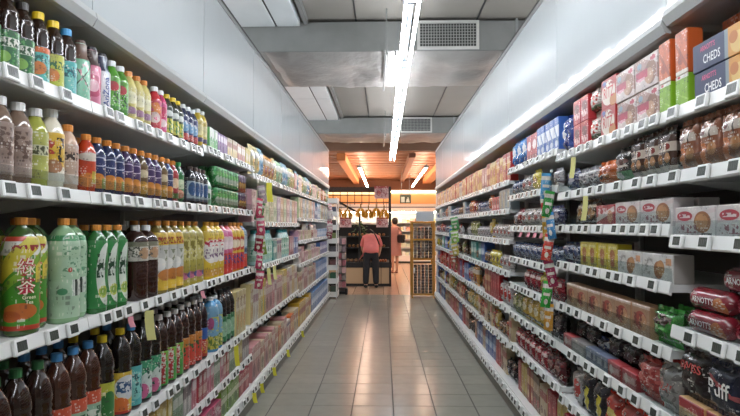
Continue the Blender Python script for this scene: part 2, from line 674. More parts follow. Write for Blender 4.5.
# ------------------------------------------------------------------ product builders (one prototype per kind, then copies)
SHAPES = {
    'tea500': dict(h=.222, n=18, sq=2.0, cap=(.0165, .200, .222), lab=(.012, .112),
                   prof=[(.026, 0), (.0315, .005), (.0325, .012), (.0325, .112), (.0292, .117), (.0325, .123), (.029, .130), (.0323, .137), (.029, .144),
                         (.0322, .151), (.0288, .158), (.031, .165), (.029, .170), (.022, .185), (.0145, .196), (.0145, .203)]),
    'pet500': dict(h=.208, n=18, sq=2.0, cap=(.0168, .187, .208), lab=(.024, .146),
                   prof=[(.027, 0), (.0325, .008), (.0312, .018), (.0325, .024), (.0325, .06), (.0315, .066), (.0325, .072), (.0325, .118),
                         (.0318, .128), (.0325, .138), (.031, .15), (.023, .172), (.0145, .184), (.0145, .19)]),
    'tall': dict(h=.214, n=18, sq=2.0, cap=(.0178, .202, .214), lab=(.006, .2),
                 prof=[(.028, 0), (.033, .006), (.033, .14), (.028, .152), (.0222, .163), (.0215, .2), (.018, .203)]),
    'big2': dict(h=.336, n=24, sq=2.5, cap=(.0178, .314, .336), lab=(.018, .281),
                 prof=[(.042, 0), (.0475, .01), (.0475, .05), (.046, .056), (.0475, .062), (.0475, .13), (.046, .136), (.0475, .142), (.0475, .2), (.046, .206), (.0475, .212), (.0475, .245),
                       (.0415, .275), (.028, .298), (.0145, .31), (.0145, .318)]),
    'soda15': dict(h=.345, n=20, sq=2.0, cap=(.0172, .320, .345), lab=(.02, .178),
                   prof=[(.036, 0), (.044, .012), (.045, .02), (.045, .178), (.0405, .185), (.0447, .193), (.0405, .202), (.0447, .211), (.0405, .22),
                         (.0445, .23), (.0435, .245), (.041, .26), (.034, .284), (.022, .304), (.0145, .316), (.0145, .324)]),
    'slimgreen': dict(h=.315, n=20, sq=2.6, cap=(.0165, .295, .315), lab=(.02, .26),
                      prof=[(.032, 0), (.0365, .01), (.0365, .07), (.035, .077), (.0365, .084), (.0365, .15), (.035, .157), (.0365, .164), (.0365, .24), (.033, .262), (.022, .282), (.0145, .292), (.0145, .298)]),
    'square15': dict(h=.315, n=24, sq=3.0, cap=(.0185, .292, .315), lab=(.165, .245),
                     prof=[(.042, 0), (.047, .01), (.047, .15), (.045, .157), (.047, .165), (.047, .245), (.042, .262), (.026, .282), (.0148, .29), (.0148, .296)]),
    'can': dict(h=.122, n=16, sq=2.0, cap=None, lab=(.008, .11), prof=[(.024, 0), (.0325, .008), (.0325, .11), (.0265, .12), (.026, .122)]),
}
SPECS = {}


class Spec:
    pass


def reg(key, root, desc, cat, w, d, h):
    sp = Spec()
    sp.key, sp.root, sp.desc, sp.cat, sp.w, sp.d, sp.h = key, root, desc, cat, w, d, h
    SPECS[key] = sp
    return sp


def prof_cut(prof, a, b, e):
    def rad(z):
        for (r0, z0), (r1, z1) in zip(prof, prof[1:]):
            if z0 <= z <= z1:
                return r0 + (r1 - r0) * ((z - z0) / max(z1 - z0, 1e-9))
        return prof[-1][0]
    return [(rad(a) + e, a)] + [(r + e, z) for r, z in prof if a + 1e-4 < z < b - 1e-4] + [(rad(b) + e, b)]


def bottle(key, desc, shape, liquid, cap, base, layers, texts=(), scale=1.0, coat=0.3):
    S = SHAPES[shape]
    root = empty('drink_bottle')
    vs, fs, uv = lathe(S['prof'], S['n'], S['sq'])
    body = kid(mesh_obj('bottle_body', vs, fs, plain('liquid_' + liquid, liquid, 0.12, coat=0.6), smooth=True), root)
    if S['cap']:
        r, z0, z1 = S['cap']
        n = 24
        pr = [(r, z0), (r, z0 + .004), (r, z1 - .002), (r * .9, z1)]
        vs, fs, uv = lathe(pr, n)
        vs = [((x * .965, y * .965, z) if (i % n) % 2 and i < 3 * n else (x, y, z)) for i, (x, y, z) in enumerate(vs)]
        kid(mesh_obj('cap', vs, fs, plain('cap_' + cap, cap, 0.35)), root)
    pr = prof_cut(S['prof'], S['lab'][0], S['lab'][1], .0007)
    vs, fs, uv = lathe(pr, S['n'], S['sq'], caps=False)
    lab = kid(mesh_obj('label', vs, fs, printed('print_' + key, base, layers, 0.32, coat), uvs=uv, smooth=True), root)
    rmax = max(r for r, z in pr)
    for t in texts:
        s, wd, col, cz = t[:4]
        rot = len(t) > 4 and t[4]
        if S['sq'] > 2.7:
            lettering(s, wd, plain('ink_' + col, col, 0.4), lab, t[5] if len(t) > 5 else 0, cz, -(rmax + .0004), bold=t[6] if len(t) > 6 else .012, e=t[7] if len(t) > 7 else .0006)
        else:
            lettering(s, wd, plain('ink_' + col, col, 0.4), lab, t[5] if len(t) > 5 else 0, cz, radius=rmax * (1.035 if S['sq'] > 2 else 1) + .0004, rot=rot, bold=t[6] if len(t) > 6 else .012, e=t[7] if len(t) > 7 else .0006)
    k = rmax * 2 * scale
    if scale != 1.0:
        for o in KIDS[root.name]:
            o.scale = (scale,) * 3
    return reg(key, root, desc, 'bottle', k + .004, k, S['h'] * scale)


def carton(key, desc, w, d, h, base, layers, side=None, texts=(), name='carton_box', cat='box', flaps=True, gable=False, rough=0.38, fine=True):
    """folding carton: bevelled body with printed front, end flaps as parts"""
    root = empty(name)
    bm = bmesh.new()
    bmesh.ops.create_cube(bm, size=1.0)
    for v in bm.verts:
        v.co = Vector((v.co.x * w, v.co.y * d, (v.co.z + .5) * h))
    bmesh.ops.bevel(bm, geom=bm.edges[:], offset=min(.0025, w * .03), segments=1, affect='EDGES', profile=0.5)
    if gable:
        for v in bm.verts:
            if v.co.z > h * .9:
                v.co.z += h * .14
                v.co.y *= .12
        bmesh.ops.bisect_plane(bm, geom=bm.verts[:] + bm.edges[:] + bm.faces[:], plane_co=(0, 0, h * .8), plane_no=(0, 0, 1))
        for v in bm.verts:
            if abs(v.co.z - h * .8) < 1e-4:
                v.co.y = math.copysign(d / 2, v.co.y)
    bm.normal_update()
    uvl = bm.loops.layers.uv.new('UVMap')
    for f in bm.faces:
        f.material_index = 0 if (f.normal.y < -.3) else 1
        for l in f.loops:
            l[uvl].uv = ((l.vert.co.x + w / 2) / w, l.vert.co.z / h)
    me = bpy.data.meshes.new('carton_body')
    bm.to_mesh(me)
    bm.free()
    me.materials.append(printed('print_' + key, base, layers, rough, fine=fine))
    sc = side or base
    me.materials.append(plain('board_' + sc, sc, rough + .1))
    body = bpy.data.objects.new('carton_body', me)
    COL.objects.link(body)
    kid(body, root)
    if flaps and not gable:
        for sx in (-1, 1):
            m = MB().box(sx * (w / 2), sx * (w / 2 + .0008), -d / 2 + .004, d * .12, .004, h - .004)
            kid(m.build('end_flap', plain('board_' + sc, sc, rough + .1)), root)
    for t in texts:
        s, wd, col, cx, cz = t[:5]
        hh = t[5] if len(t) > 5 else None
        lettering(s, wd, plain('ink_' + col, col, 0.4), body, cx, cz, -d / 2, hh)
    return reg(key, root, desc, cat, w + .003, d, h * (1.12 if gable else 1))


def bag(key, desc, w, d, h, base, layers, texts=(), name='snack_bag', cat='bag', rough=0.25, metal=0.15, clear=False, seed=0, seal='#c8c8c4'):
    """pillow pack with crimped seals"""
    root = empty(name)
    nx, nz_ = 12, 12
    vs, fs, uv = [], [], []
    sh = .016
    hb = h - 2 * sh

    def thick(u, v):
        a = max(0, 1 - abs(2 * u - 1) ** 4.5) ** .55
        b = max(0, 1 - abs(2 * v - 1) ** 4.5) ** .6
        return d / 2 * a * b
    for side in (-1, 1):
        for j in range(nz_ + 1):
            for i in range(nx + 1):
                u, v = i / nx, j / nz_
                t = thick(u, v)
                wr = noise.noise(Vector((u * 7 + seed * 3.1, v * 7, seed + side))) * .22 * d
                edge = (abs(2 * v - 1) ** 3) * math.sin(u * 31 + seed) * .05 * d
                y = side * max(.0004, t + (wr + edge) * min(1, t / (d * .25) + .05))
                x = (u - .5) * w * (1 - .035 * math.sin(PI * v))
                vs.append((x, y, sh + v * hb))
    k = (nx + 1) * (nz_ + 1)
    for sd in (0, 1):
        for j in range(nz_):
            for i in range(nx):
                a = sd * k + j * (nx + 1) + i
                q = (a, a + 1, a + nx + 2, a + nx + 1)
                uq = [(i / nx, j / nz_), ((i + 1) / nx, j / nz_), ((i + 1) / nx, (j + 1) / nz_), (i / nx, (j + 1) / nz_)]
                if sd:
                    q, uq = q[::-1], [(1 - a_, b_) for a_, b_ in uq[::-1]]
                fs.append(q)
                uv.append(uq)
    mat = printed('print_' + key, base, layers, rough, 0.25, metal)
    body = kid(mesh_obj('bag_body', vs, fs, mat, uvs=uv, smooth=True), root)
    for z0, z1 in ((0, sh), (h - sh, h)):
        vs2, fs2 = [], []
        n = 16
        for i in range(n + 1):
            x = (i / n - .5) * w
            y = .0008 * (-1) ** i + math.sin(i * .9 + seed) * .006 * (d / .05) * (1 if z0 else .2)
            yb = 0 if z0 else y
            ya = y if z0 else 0
            vs2 += [(x, (0 if z0 else y) - .0005, z0), (x, (y if z0 else 0) - .0005, z1 + (.0012 * (-1) ** i if z0 else 0))]
        for i in range(n):
            fs2.append((2 * i, 2 * i + 2, 2 * i + 3, 2 * i + 1))
        kid(mesh_obj('crimped_seal', vs2, fs2, plain('seal_' + base, base, rough, metal)), root)
    for t in texts:
        s, wd, col, cx, cz = t[:5]
        hh = t[5] if len(t) > 5 else None
        p, f = text_geo(s, wd, hh)
        if p:
            tv = []
            for x, z in p:
                u = min(1, max(0, (x + cx) / w + .5))
                v = min(1, max(0, (z + cz - sh) / hb))
                tv.append((x + cx, -(thick(u, v) + .012 * d + .003), z + cz))
            kid(mesh_obj('lettering', tv, f, plain('ink_' + col, col, 0.4)), body)
    return reg(key, root, desc, cat, w + .002, d, h)


def roll(key, desc, L, r, base, layers, texts=()):
    """biscuit roll lying along the shelf, wrapper gathered at both ends"""
    root = empty('biscuit_roll')
    prof = [(-L / 2, .35), (-L / 2 + .012, .75), (-L / 2 + .02, .97), (-L / 2 + .03, 1), (-L * .25, .985), (0, 1), (L * .25, .985), (L / 2 - .03, 1), (L / 2 - .02, .97), (L / 2 - .012, .75), (L / 2, .35)]
    n = 18
    vs, fs, uv = [], [], []
    for x, k in prof:
        for i in range(n):
            a = -PI / 2 + (i / n - .5) * 2 * PI
            rr = r * k * (1 + (.05 * math.sin(i * 5) if k < .9 else .012 * math.sin(i * 3 + x * 60)))
            vs.append((x, rr * math.cos(a + PI / 2) * -1, r + rr * math.sin(a + PI / 2)))
    for j in range(len(prof) - 1):
        for i in range(n):
            i2 = (i + 1) % n
            fs.append((j * n + i, (j + 1) * n + i, (j + 1) * n + i2, j * n + i2))
            ua, ub = prof[j][0] / L + .5, prof[j + 1][0] / L + .5
            va, vb = ((i / n - .25) * 2) % 1.0, ((i / n - .25) * 2) % 1.0 + 2 / n
            uv.append(((ua, va), (ub, va), (ub, vb), (ua, vb)))
    m = len(prof) - 1
    fs += [tuple(range(n)), tuple(range(m * n + n - 1, m * n - 1, -1))]
    uv += [tuple((0.01, .5) for _ in range(n))] * 2
    body = kid(mesh_obj('wrapper', vs, fs, printed('print_' + key, base, layers, .25, .3), uvs=uv, smooth=True), root)
    for sx in (-1, 1):
        v2 = []
        for i in range(9):
            a = (i - 4) / 4
            v2 += [(sx * (L / 2 - .002), .001 * (-1) ** i, r + a * r * .35), (sx * (L / 2 + .016), .003 * (-1) ** i, r + a * r * .8)]
        kid(mesh_obj('wrapper_end', v2, [(2 * i, 2 * i + 2, 2 * i + 3, 2 * i + 1) for i in range(8)], plain('seal_' + base, base, .3)), root)
    for t in texts:
        s, wd, col, cx, dz = t[:5]
        lettering(s, wd, plain('ink_' + col, col, 0.4), body, cx, r, radius=r * 1.02, axis='x')
    return reg(key, root, desc, 'biscuits', L + .036, 2 * r, 2 * r)


def can_pack(key, desc, nx, base, layers):
    root = empty('can_pack')
    S = SHAPES['can']
    vs, fs, uv = lathe(S['prof'], 14, 2.0)
    mat = printed('print_' + key, base, layers, .25, .3, .3)
    me = None
    for j in range(2):
        for i in range(nx):
            if me is None:
                o = mesh_obj('can', vs, fs, mat, uvs=uv, smooth=True)
                me = o.data
            else:
                o = bpy.data.objects.new('can', me)
                COL.objects.link(o)
            kid(o, root)
            o.location = ((i - (nx - 1) / 2) * .0665, -.0333 + j * .0666, 0.001)
    w, d = nx * .0665 + .004, .137
    kid(MB().box(-w / 2, w / 2, -d / 2, d / 2, .0, .126).build('shrink_film', M_CLEAR, bevel=.006), root)
    return reg(key, root, desc, 'can pack', w + .003, d, .128)


# ---- drinks
R = lambda a, b, c, d, k: ('r', a, b, c, d, k)
E = lambda a, b, c, d, k: ('e', a, b, c, d, k)
bottle('tea_green', 'dark tea bottle with deep green label', 'tea500', '#2a1a12', '#2c2622', '#1d6b34', [('n', 6, .56, '#4ba04a'), R(0.2, .8, .55, .8, '#e8eedd'), ('rn', .2, .8, .56, .79, 14, 9, .5, '#2d5c33'), E(.3, .28, .2, .16, '#8cc24c')])
bottle('tea_orange', 'yellow-capped dark tea bottle with orange-teal label', 'tea500', '#2a1a12', '#f2cf2c', '#54c3b9', [R(0, 1, .84, 1, '#e7722c'), E(.35, .38, .26, .2, '#ee8a3a'), ('rn', .15, .85, .55, .78, 12, 8, .5, '#1f6e66'), E(.7, .25, .12, .15, '#2d8a4a')])
bottle('tea_lemon', 'yellow-capped dark tea bottle with lime label', 'tea500', '#2a1a12', '#f2cf2c', '#c9cf3c', [E(.35, .35, .24, .2, '#ee8a3a'), ('rn', .1, .9, .55, .8, 12, 8, .5, '#2f6f3a')])
bottle('tea_teal', 'blue-capped dark tea bottle with teal label', 'tea500', '#2a1a12', '#4b9fd8', '#4dbcbc', [E(.4, .35, .2, .25, '#7cd8d0'), ('rn', .1, .9, .5, .85, 10, 8, .52, '#1c6470')])
bottle('az_green', 'mint green tea bottle with branch drawing', 'tall', '#bfe8cf', '#5a3f34', '#8fd8b4', [R(0, 1, .72, 1, '#7a5a48'), ('s', .8, 1, .75, .02, '#4a5a45'), ('s', -.7, 1, .1, .018, '#4a5a45'), ('rn', 0, 1, .1, .65, 9, 9, .62, '#e89aa8')])
bottle('az_pink', 'pink fruit drink bottle with dark wrapped neck', 'tall', '#e8a0b0', '#2c2a30', '#e7799c', [R(0, 1, .72, 1, '#54403c'), E(.5, .35, .36, .2, '#c93a68'), E(.5, .35, .2, .11, '#f5b8c8')])
bottle('az_white', 'white iced tea bottle with vertical blue lettering', 'tall', '#e8e8ee', '#2c2a30', '#e9ecef', [R(0, 1, .72, 1, '#3b3f60'), ('s', 1, .3, .75, .06, '#c5d2e2'), ('rn', .6, 1, .05, .6, 7, 7, .58, '#9db4cf')], [('AriZona', .105, '#1f3f86', .072, True)])
bottle('tea_lime', 'bright green tea bottle with red disc', 'pet500', '#4f8f2c', '#eceff0', '#63b52f', [E(.4, .7, .26, .15, '#c42f35'), ('rn', .45, .75, .15, .55, 8, 8, .5, '#17451c'), R(0, 1, 0, .1, '#3d8a25')])
bottle('tea_pale', 'pale yellow drink bottle with orange cap', 'pet500', '#cdbf74', '#d98a3a', '#d9cc78', [E(.5, .62, .36, .2, '#efe9c0'), ('s', .6, 1, .6, .04, '#a8963f'), E(.5, .2, .3, .12, '#9a6a8c')])
bottle('juice_red', 'red berry drink bottle with white cap', 'pet500', '#c3303a', '#eceff0', '#d23543', [E(.5, .7, .33, .2, '#f08c34'), E(.4, .35, .25, .2, '#f3d5d5'), ('rn', 0, 1, 0, 1, 5, 5, .6, '#e84a8a')])
bottle('juice_pink', 'hot pink drink bottle with white cap', 'pet500', '#c33a6a', '#eceff0', '#e0508f', [E(.5, .65, .33, .22, '#c9275a'), E(.5, .25, .22, .15, '#f3d5d5')])
bottle('tea_black', 'yellow-capped black and yellow tea bottle', 'pet500', '#33301c', '#f2cf2c', '#2d3a28', [R(0, 1, 0, .55, '#d6cf42'), ('rn', 0, 1, 0, .6, 6, 5, .52, '#2f7f3c'), E(.5, .75, .3, .12, '#dfe6df')])
bottle('drink_navy', 'navy drink bottle with white cap', 'pet500', '#252c48', '#eceff0', '#26346e', [R(0, 1, 0, .28, '#c44238'), E(.5, .55, .28, .2, '#7fb0d8'), ('rn', 0, 1, .1, .9, 6, 6, .6, '#dfe4ea')])
bottle('drink_gold', 'golden drink bottle with white cap', 'pet500', '#c2a83e', '#eceff0', '#d3bb4d', [E(.5, .55, .3, .25, '#efe5a8'), R(0, 1, 0, .2, '#4c3a5c')])
bottle('clear_brown', 'clear brown drink bottle with white cap', 'pet500', '#7a6455', '#f0f0ee', '#a28a7c', [('rn', .1, .9, .3, .9, 6, 8, .52, '#6c5144'), R(0, 1, .05, .2, '#c5aba0')], scale=1.15)
bottle('lime_drink', 'yellow green drink bottle with white cap', 'pet500', '#a9ad4a', '#f0f0ee', '#b9bd58', [R(.2, .8, .5, .72, '#dfe0b8'), ('rn', .2, .8, .52, .7, 14, 10, .5, '#54582c')], scale=1.15)
bottle('yellow_soy', 'white-capped yellow drink bottle with dark characters', 'pet500', '#e5ddc8', '#f0f0ee', '#f0c22c', [R(0, 1, 0, .3, '#efe9da'), E(.42, .3, .26, .14, '#b07a52'), ('rn', .2, .45, .55, .85, 10, 10, .45, '#c63b2e'), ('rn', .5, .75, .4, .9, 8, 6, .5, '#2a1c14')], scale=1.22)
bottle('peach_milk', 'beige milk tea bottle with orange cap', 'pet500', '#c9a890', '#d98a3a', '#c8ac98', [('rn', .2, .8, .6, .8, 10, 8, .5, '#3c2c28'), R(0, 1, 0, .25, '#e5d6c8'), ('s', 1, .7, .5, .06, '#d8c2b2')], scale=1.06)
bottle('fruit_red', 'orange red fruit tea bottle with orange cap', 'pet500', '#c2401e', '#d98a3a', '#dc4a20', [E(.5, .85, .45, .12, '#f0e3d0'), E(.4, .2, .3, .2, '#e88a2c'), R(.55, .9, .1, .45, '#c9b62c')])
bottle('fruit_navy', 'dark blue fruit tea bottle with orange cap', 'pet500', '#243056', '#d98a3a', '#26366c', [E(.5, .78, .4, .14, '#c8d2e4'), E(.5, .78, .36, .11, '#26366c'), E(.45, .2, .34, .24, '#e8922c'), R(.6, 1, 0, .3, '#8c9a3c')])
bottle('fruit_purple', 'purple fruit tea bottle with orange cap', 'pet500', '#3a2850', '#d98a3a', '#452f66', [E(.5, .78, .4, .14, '#cbbfd8'), E(.5, .78, .36, .11, '#452f66'), E(.5, .22, .34, .24, '#e0902c'), R(0, .35, 0, .25, '#a63a6c')])
bottle('fruit_olive', 'olive brown fruit tea bottle with orange cap', 'pet500', '#5a4526', '#d98a3a', '#7a5f34', [E(.5, .7, .36, .14, '#e0d2a8'), E(.5, .22, .34, .22, '#d8a02c')])
bottle('fruit_crimson', 'crimson fruit tea bottle with orange cap', 'pet500', '#8a2228', '#d98a3a', '#a82a30', [E(.5, .6, .3, .2, '#e8c9a0'), R(0, 1, 0, .2, '#5c8a3a')])
bottle('herb_green', 'deep green herbal bottle with green cap', 'pet500', '#1d5a36', '#2c8a4a', '#2f8f4c', [E(.5, .6, .32, .2, '#c8e0b8'), E(.4, .2, .3, .18, '#d88a6a')])
bottle('sport_dark', 'dark drink bottle with silver blue label', 'pet500', '#20242c', '#3a2c28', '#3d5a74', [R(.2, .8, .1, .9, '#a9c0cc'), E(.5, .5, .22, .3, '#2a5a8c'), R(0, 1, .85, 1, '#26282c')])
bottle('milk_green', 'milky pale green bottle with green label', 'pet500', '#c4dccb', '#3fa05a', '#7fc49a', [E(.5, .55, .34, .3, '#e6f2e8'), E(.5, .45, .16, .16, '#3f8a5c')], scale=.82)
# big bottles on the third shelf
bottle('big_greentea', 'large green tea bottle with red characters', 'big2', '#3f5a2a', '#d9903f', '#4a9a2a',
       [R(0, 1, .8, 1, '#efece2'), R(0, 1, .95, 1, '#d8452c'), ('s', -.55, 1, .62, .12, '#e2d23a'), R(.62, 1, .5, .8, '#e8cf3c'), ('s', -.5, 1, .42, .05, '#8cba34'), E(.36, .2, .3, .09, '#d8742c'), E(.2, .15, .16, .06, '#c8602c'), R(.74, .9, .28, .38, '#c8303a'), E(.8, .52, .06, .1, '#3c8a34'), R(0, 1, 0, .05, '#c8452c'), ('rn', .2, .8, .84, .91, 12, 14, .55, '#a83030')],
       [('\u7da0', .052, '#c22f48', .196, False, -.008, .05, .0005), ('\u8336', .052, '#c22f48', .142, False, -.008, .05, .0005), ('\u7da0', .049, '#efe6d4', .196, False, -.008, .0, .0010), ('\u8336', .049, '#efe6d4', .142, False, -.008, .0, .0010), ('Green', .038, '#e8dfc2', .110), ('Tea', .022, '#e8dfc2', .096)])
bottle('big_palegreen', 'large pale green jasmine tea bottle', 'big2', '#8fb58a', '#d9903f', '#b5d6b4',
       [R(0, 1, .93, 1, '#3f9a5c'), ('rn', .3, .8, .5, .9, 10, 22, .58, '#6c9c78'), R(.5, .78, .26, .46, '#e7efe5'), ('rn', .5, .78, .26, .46, 30, .5, .5, '#2a3c30'), E(.3, .32, .1, .04, '#4a9a6a'), E(.8, .2, .1, .04, '#4a9a6a'), E(.45, .58, .05, .03, '#c2503c'), ('rn', .5, 1, .2, .6, 9, 9, .66, '#5aa87c')])
bottle('big_swirl', 'large green tea bottle with white leaf swirl', 'slimgreen', '#2f6a34', '#d9903f', '#2f8f45',
       [E(.75, .5, .34, .46, '#e8efe4'), E(1.02, .55, .36, .5, '#2f8f45'), E(.62, .24, .14, .09, '#c7d04c'), E(.62, .24, .1, .06, '#8db23c'), ('rn', .42, .62, .45, .8, 8, 9, .5, '#1c4a2c')])
bottle('dark_white', 'large dark tea bottle with green-white label', 'square15', '#1c1512', '#e8e8e4', '#5c9a3c', [R(0, 1, .3, .7, '#cfd8c0'), ('rn', 0, 1, 0, 1, 8, 6, .55, '#2f5a2c')])
bottle('brown_white', 'large brown bottle with pale shoulder label', 'square15', '#2e1712', '#dcdcd8', '#d6d3c8', [R(0, 1, .75, 1, '#8a8a74'), E(.6, .4, .2, .3, '#c49a74'), ('rn', .05, .5, .2, .75, 14, 8, .52, '#5a5a50')])
bottle('big_yellowwhite', 'large yellow and white chrysanthemum drink bottle', 'big2', '#7a6a34', '#d9903f', '#d3d3cc', [R(0, 1, .78, 1, '#efc62e'), R(0, 1, 0, .22, '#efc62e'), E(.35, .45, .22, .11, '#f4f3ee'), ('rn', .1, .9, .3, .7, 6, 6, .58, '#8c9278'), E(.6, .26, .3, .1, '#d98a3c'), ('rn', .15, .8, .8, .92, 10, 12, .52, '#a83a20')])
bottle('big_olive', 'large clear olive yellow drink bottle', 'big2', '#a89a3a', '#d9903f', '#b5a846', [E(.5, .65, .36, .22, '#d6cc7c'), E(.45, .14, .22, .07, '#d87aa0'), E(.75, .16, .16, .06, '#4a54a0'), ('rn', .1, .9, .4, .9, 6, 6, .55, '#8c8030')])
bottle('big_lemonred', 'large yellow drink bottle with white-red label', 'big2', '#d8b52a', '#e0a03a', '#ecc92c', [E(.5, .55, .36, .26, '#f1ece6'), ('rn', .2, .8, .66, .84, 6, 12, .5, '#d03050'), R(0, 1, 0, .16, '#d8a02c'), ('rn', .2, .8, .4, .6, 9, 12, .54, '#8a6a8c')])
bottle('big_redpink', 'large pink and red fruit drink bottle', 'big2', '#c84a4a', '#5a3c2c', '#dd6a9a', [R(0, 1, 0, .45, '#d8352c'), E(.5, .7, .3, .16, '#f2dfe2'), ('rn', .1, .9, .2, .4, 7, 10, .52, '#4a5a9c')])
bottle('big_redyellow', 'large yellow and red fruit drink bottle', 'big2', '#c8802a', '#d9903f', '#eabf2c', [R(0, 1, 0, .42, '#d8352c'), E(.5, .66, .34, .18, '#d84a34'), E(.5, .66, .22, .11, '#f4e3c0'), ('rn', .1, .9, .15, .38, 7, 10, .52, '#4a4a8c')])
bottle('big_bluered', 'large blue fruit drink bottle', 'big2', '#3a5a7c', '#d9903f', '#7fa8c4', [R(0, 1, 0, .35, '#d8452c'), E(.5, .7, .34, .16, '#c8dae4'), R(.1, .9, .4, .5, '#2c4a74')])
# large soft drink bottles on the fourth shelf
bottle('soda_greencap', 'large dark soda bottle with green cap', 'soda15', '#26140d', '#2f6b3e', '#8a2c20', [R(0, 1, .8, 1, '#c8452c'), ('rn', .1, .9, .2, .7, 6, 6, .5, '#e0d8c8')])
bottle('soda_bluecap', 'blue-capped large tea bottle with red-banded mint label', 'soda15', '#3d1f13', '#4b8fc8', '#9fc9ac', [R(0, 1, .72, 1, '#d8542f'), ('rn', .1, .9, .2, .65, 5, 4, .5, '#1d5a3a'), E(.45, .35, .3, .25, '#dfe9dc'), ('rn', .2, .75, .2, .55, 6, 6, .5, '#18603a')])
bottle('soda_yellowcap', 'yellow-capped large tea bottle with lime label', 'soda15', '#17110f', '#e6c62c', '#c8cf3a', [E(.6, .45, .26, .35, '#2f7a38'), R(0, 1, 0, .12, '#8aa82c'), ('rn', .1, .5, .2, .8, 6, 6, .55, '#e8e8b0')])
bottle('soda_lemon', 'yellow-capped large tea bottle with fruit label', 'soda15', '#17110f', '#e6c62c', '#ecc22e', [E(.5, .62, .36, .3, '#e8ecf2'), ('rn', .2, .8, .5, .78, 9, 8, .5, '#2a5a8c'), E(.3, .2, .26, .2, '#e8782c'), R(0, 1, 0, .06, '#c8352c')])
bottle('soda_teal', 'blue-capped large tea bottle with teal label', 'soda15', '#15110f', '#4b8fc8', '#5bc4c4', [E(.5, .5, .3, .35, '#8ee0da'), ('rn', .1, .9, .3, .8, 7, 6, .54, '#1c6c74')])
bottle('soda_mixed', 'large black tea bottle with green-pink label', 'soda15', '#15110f', '#2a2a2c', '#3fa878', [E(.6, .4, .3, .3, '#dfeae4'), E(.4, .2, .2, .2, '#e06a9a'), ('rn', 0, 1, 0, 1, 6, 6, .6, '#1c5a48')])
bottle('soda_green', 'large dark soda bottle with green-red label', 'soda15', '#2a1712', '#dedad6', '#3fa83a', [R(0, 1, .8, 1, '#7cc63a'), R(.3, .55, .05, .95, '#e8dcd8'), ('rn', .3, .55, .05, .95, 8, 10, .48, '#c42f38'), E(.8, .75, .16, .12, '#c8a83a')], scale=.98)
bottle('soda_red', 'large dark soda bottle with red label', 'soda15', '#2a1712', '#dedad6', '#c8352f', [R(0, 1, .7, 1, '#d88a30'), E(.5, .4, .3, .25, '#e04a38'), ('rn', .1, .9, .1, .8, 7, 7, .58, '#3a6a3c')])
bottle('soda_blue', 'large dark soda bottle with blue-red label', 'soda15', '#20141a', '#dedad6', '#c33d34', [R(0, 1, .6, 1, '#2f5fb0'), ('rn', .1, .9, .1, .6, 6, 6, .52, '#d8a02c')])
bottle('sky_squash', 'large sky blue bottle with yellow lower label', 'big2', '#5a9ac8', '#eef0f0', '#7fb6d8', [R(0, 1, 0, .3, '#d6cf4c'), ('rn', .1, .9, 0, .32, 7, 9, .5, '#6a8c34'), ('rn', .3, .9, .4, .75, 5, 6, .52, '#d3d84a'), E(.3, .6, .14, .14, '#c05a8c')], scale=.96)
bottle('soda_dkgreen', 'large black soda bottle with dark green label', 'soda15', '#15110f', '#2a2a2c', '#2d7a4a', [E(.5, .5, .3, .3, '#9ccaa8')])
bottle('teal_cap_water', 'pale water bottle with teal cap', 'pet500', '#a8c8c4', '#3f9aa0', '#9fcab0', [R(0, 1, .3, .7, '#d6e8dc'), ('rn', .1, .9, .35, .65, 8, 8, .52, '#4a9a7c')], scale=1.35)
bottle('cordial', 'red and yellow cordial bottle with dark cap', 'square15', '#c03a2a', '#3a2c2a', '#e0a83c', [E(.5, .5, .3, .3, '#f2e0a8')], scale=1.0)
can_pack('greencans', 'shrink-wrapped pack of green drink cans', 4, '#2f9a48', [R(0, 1, .55, .75, '#5ac25a'), E(.5, .4, .3, .18, '#cfe8cc'), R(0, 1, 0, .1, '#1c6a34')])
can_pack('orangecans', 'shrink-wrapped pack of orange and purple cans', 3, '#c8552c', [R(0, 1, .45, 1, '#5a2f5c'), E(.5, .4, .3, .18, '#e8a83c')])


def pack(key, desc, w, d, h, base, *layers, **kw):
    return carton(key, desc, w, d, h, base, list(layers), **kw)


TX = ('rn', .12, .88, .62, .86, 7, 5, .48)
pack('mini_green', 'small green and white drink carton', .05, .04, .13, '#7cc67f', R(0, 1, .5, 1, '#e8f0e6'), E(.5, .4, .3, .2, '#3f9a5a'), name='drink_carton', cat='carton')
pack('mini_purple', 'small purple drink carton', .05, .04, .125, '#8a5aa0', R(0, 1, .6, .9, '#d8c8e0'), E(.5, .3, .3, .2, '#5a3478'), name='drink_carton', cat='carton')
pack('mini_cream', 'small cream drink carton', .052, .04, .13, '#dccdb0', R(0, 1, .55, .8, '#a86a5a'), E(.5, .3, .3, .2, '#e8c46a'), name='drink_carton', cat='carton')
pack('mini_peach', 'small peach drink carton', .052, .04, .125, '#d8a88c', R(0, 1, .5, .85, '#efe3d8'), E(.5, .25, .3, .2, '#a8465a'), name='drink_carton', cat='carton')
pack('mini_yellow', 'small yellow drink carton', .052, .04, .13, '#d8c24a', E(.5, .5, .3, .22, '#f2ead0'), R(0, 1, 0, .15, '#6a8c3c'), name='drink_carton', cat='carton')
pack('tetra_pink', 'pink slim drink carton', .062, .045, .16, '#dc8a9c', R(0, 1, .6, .9, '#f0d8dc'), E(.5, .3, .32, .18, '#c63a5a'), name='drink_carton', cat='carton')
pack('tetra_red', 'dusky red slim drink carton', .062, .045, .16, '#b84a54', R(0, 1, .2, .5, '#e8b8a8'), E(.5, .75, .3, .14, '#e8d8d0'), name='drink_carton', cat='carton')
pack('tetra_yellow', 'yellow slim drink carton', .062, .045, .16, '#d8bc5a', E(.5, .6, .32, .2, '#f0e4b8'), R(0, 1, 0, .25, '#c08a3c'), name='drink_carton', cat='carton')
